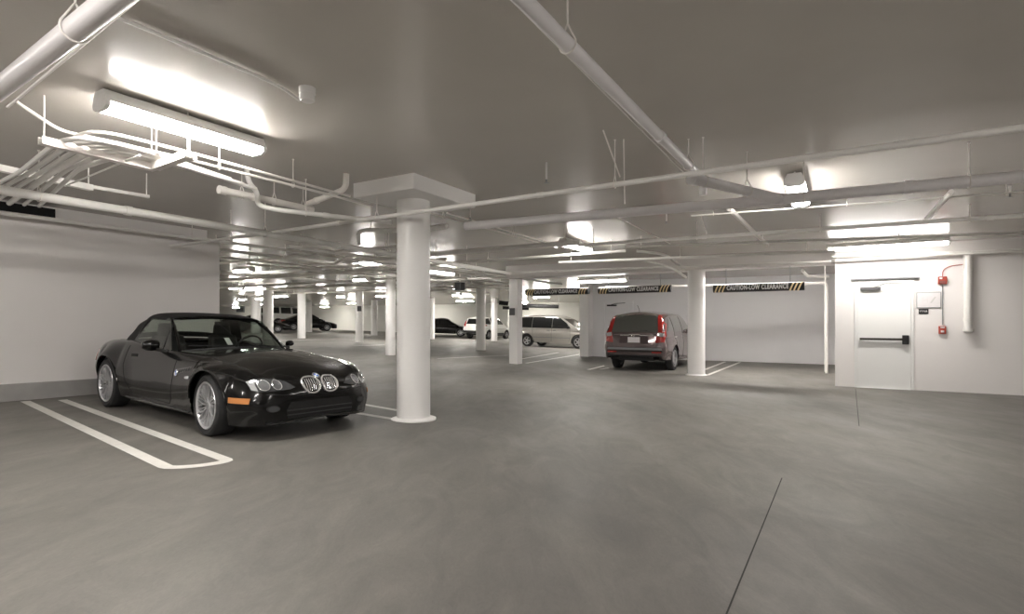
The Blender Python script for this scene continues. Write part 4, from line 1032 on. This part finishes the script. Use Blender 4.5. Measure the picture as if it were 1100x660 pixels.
# white hatchback beyond
st = [(-2.1, .45, .7, .6, .82, .8, .8, .98, .6, 1.0), (-2.02, .38, .82, .6, .88, .82, .87, 1.02, .65, 1.03), (-1.25, .36, .88, .65, .92, .88, .90, 1.03, .7, 1.04), (0, .32, .88, .6, .91, .88, .9, 1.02, .7, 1.03), (.8, .32, .88, .6, .91, .88, .9, 1.0, .7, 1.02), (1.25, .34, .88, .65, .92, .86, .87, .97, .66, 1.0), (1.8, .34, .84, .6, .88, .8, .8, .9, .58, .93), (2.08, .36, .6, .55, .66, .7, .6, .76, .4, .8)]
gh = ghst([(-2.05, .02, .82), (-1.95, .35, .84), (-1.75, .58, .86), (-1.0, .66, .88), (0, .66, .88), (.35, .58, .87), (.8, .3, .86), (1.2, 0, .84)], 1.0, .9, .3)
WD = [
 ('rear_window', [(-.6, 1.1), (-.52, 1.48), (.52, 1.48), (.6, 1.1)], 'x-', 'glossblack', .01),
 ('side_window', [(-1.8, 1.12), (-1.55, 1.5), (-1.1, 1.54), (-1.0, 1.1)], 'y', 'glossblack', .01),
 ('side_window', [(-.95, 1.1), (-.98, 1.55), (-.1, 1.57), (-.05, 1.1)], 'y', 'glossblack', .01),
 ('side_window', [(.0, 1.1), (.0, 1.56), (.3, 1.5), (.78, 1.12)], 'y', 'glossblack', .01),
 ('windscreen', [(-.68, 1.08), (-.56, 1.5), (.56, 1.5), (.68, 1.08)], 'x+', 'glossblack', .01),
 ('tail_light', [(.62, .92), (.66, 1.4), (.76, 1.38), (.86, 1.0), (.84, .88)], 'xx-', 'redlamp', .012),
 ('headlight', [(.4, .72), (.66, .76), (.7, .88), (.44, .84)], 'xx+', 'amber', .012),
 ('bumper', [(-.8, .42), (.8, .42), (.84, .62), (-.84, .62)], 'x-', 'black', .015),
 ('sill_cladding', [(-.9, .34), (.9, .34), (.9, .46), (-.9, .46)], 'y', 'black', .015)]
car('hatchback_car', 'white hatchback with red tail lights parked far behind the round column', 'whitepaint', st, gh, 2.5, .80, .33, .2, '5', WD, G(525, 364.8)+V((E1.x, E1.y, 0)), G(525, 364.8), -1, .88, anchor='r')
# dark coupes / sedans
def sedan():
    st = [(-2.25, .34, .7, .5, .8, .68, .76, .82, .55, .86), (-2.1, .28, .82, .52, .87, .72, .82, .88, .6, .93), (-1.3, .25, .86, .56, .90, .76, .86, .9, .62, .95), (0, .22, .86, .5, .88, .74, .86, .88, .7, .9), (.8, .22, .86, .5, .88, .73, .85, .86, .65, .89), (1.3, .25, .86, .54, .89, .7, .83, .8, .6, .84), (1.9, .22, .8, .48, .84, .62, .76, .7, .5, .73), (2.2, .24, .55, .42, .62, .54, .55, .6, .4, .62)]
    gh = ghst([(-1.95, 0, .78), (-1.4, .22, .80), (-.8, .46, .82), (-.2, .52, .83), (.2, .48, .83), (.6, .28, .82), (1.15, 0, .80)], .88, .85, .35)
    dc = [('side_window', [(-1.35, .96), (-.85, 1.22), (-.35, 1.30), (-.35, .96)], 'y', 'glossblack', .01), ('side_window', [(-.28, .96), (-.28, 1.31), (.15, 1.28), (.7, .97)], 'y', 'glossblack', .01),
          ('windscreen', [(-.68, .95), (-.55, 1.3), (.55, 1.3), (.68, .95)], 'x+', 'glossblack', .01), ('rear_window', [(-.65, .98), (-.5, 1.25), (.5, 1.25), (.65, .98)], 'x-', 'glossblack', .01),
          ('headlight', [(.42, .56), (.7, .6), (.72, .68), (.46, .66)], 'xx+', 'lampglass', .012), ('tail_light', [(.5, .7), (.76, .72), (.76, .84), (.5, .82)], 'xx-', 'redlamp', .012)]
    return st, gh, dc
st, gh, dc = sedan()
car('sedan_car', 'black car facing right, partly hidden behind the slim distant column right of the thick one', 'blackpaint', st, gh, 2.65, .78, .32, .21, '7', dc, G(494.5, 362), G(458, 361), -1, .86, scale=1.05)
car('coupe_car', 'distant black coupe facing right, crossed by two thin columns', 'blackpaint', st, gh, 2.65, .78, .32, .21, '7', dc, G(352, 355.8), G(314, 355.2), -1, .86, scale=1.12)
# off-road wagon and dark car at the far left
st = [(-2.4, .5, .8, .7, .9, .95, .88, 1.1, .7, 1.12), (-2.3, .42, .88, .7, .94, .95, .93, 1.13, .75, 1.15), (0, .40, .90, .65, .94, .95, .93, 1.12, .75, 1.14), (.95, .4, .9, .65, .94, .95, .92, 1.1, .75, 1.13), (1.4, .42, .9, .7, .94, .95, .91, 1.08, .75, 1.12), (2.2, .42, .86, .65, .9, .9, .86, 1.02, .7, 1.06), (2.38, .45, .7, .6, .76, .8, .72, .95, .55, .98)]
gh = ghst([(-2.36, .02, .88), (-2.3, .5, .9), (-2.15, .66, .9), (-1, .70, .91), (.2, .70, .91), (.5, .6, .9), (.95, .1, .88), (1.05, 0, .87)], 1.1, .9, .22)
dw = [('side_window', [(-2.1, 1.2), (-2.05, 1.66), (-1.3, 1.68), (-1.3, 1.2)], 'y', 'glossblack', .01), ('side_window', [(-1.15, 1.2), (-1.15, 1.68), (-.3, 1.68), (-.3, 1.2)], 'y', 'glossblack', .01), ('side_window', [(-.15, 1.2), (-.15, 1.68), (.3, 1.66), (.65, 1.2)], 'y', 'glossblack', .01),
      ('windscreen', [(-.75, 1.2), (-.68, 1.6), (.68, 1.6), (.75, 1.2)], 'x+', 'glossblack', .01), ('rear_window', [(-.65, 1.2), (-.6, 1.6), (.6, 1.6), (.65, 1.2)], 'x-', 'glossblack', .01), ('headlight', [(.5, .85), (.7, .85), (.7, .98), (.5, .98)], 'xx+', 'lampglass', .012)]
car('sport_utility_car', 'white off-road wagon with dark side windows at the far left, behind the black coupe', 'whitepaint', st, gh, 2.8, .82, .38, .23, '5', dw, G(333, 353.0), G(295, 352.6), -1, .92, scale=1.32)
st, gh, dc = sedan()
car('sedan_car', 'black car whose roof and front wheel show behind the convertible soft top', 'blackpaint', st, gh, 2.65, .78, .32, .21, '7', dc, G(296, 357.6), G(262, 357.0), -1, .86, scale=.95)

# ------------------------------------------------------------------ camera, world, colour
cam = bpy.data.cameras.new('camera'); co = bpy.data.objects.new('camera', cam); COL.objects.link(co)
cam.sensor_width = 36; cam.sensor_fit = 'HORIZONTAL'; cam.lens = F/1100*36; cam.shift_y = (HY-330)/1100
cam.clip_end = 400; co.location = (0, 0, EYE); co.rotation_euler = (math.pi/2, 0, 0)
sc = bpy.context.scene; sc.camera = co
w = bpy.data.worlds.new('world'); sc.world = w; w.use_nodes = True
w.node_tree.nodes['Background'].inputs[0].default_value = (.9, .92, 1, 1); w.node_tree.nodes['Background'].inputs[1].default_value = .2
sc.view_settings.view_transform = 'Standard'; sc.view_settings.look = 'None'; sc.view_settings.gamma = 1
sc.view_settings.use_curve_mapping = False; sc.view_settings.exposure = 0.70
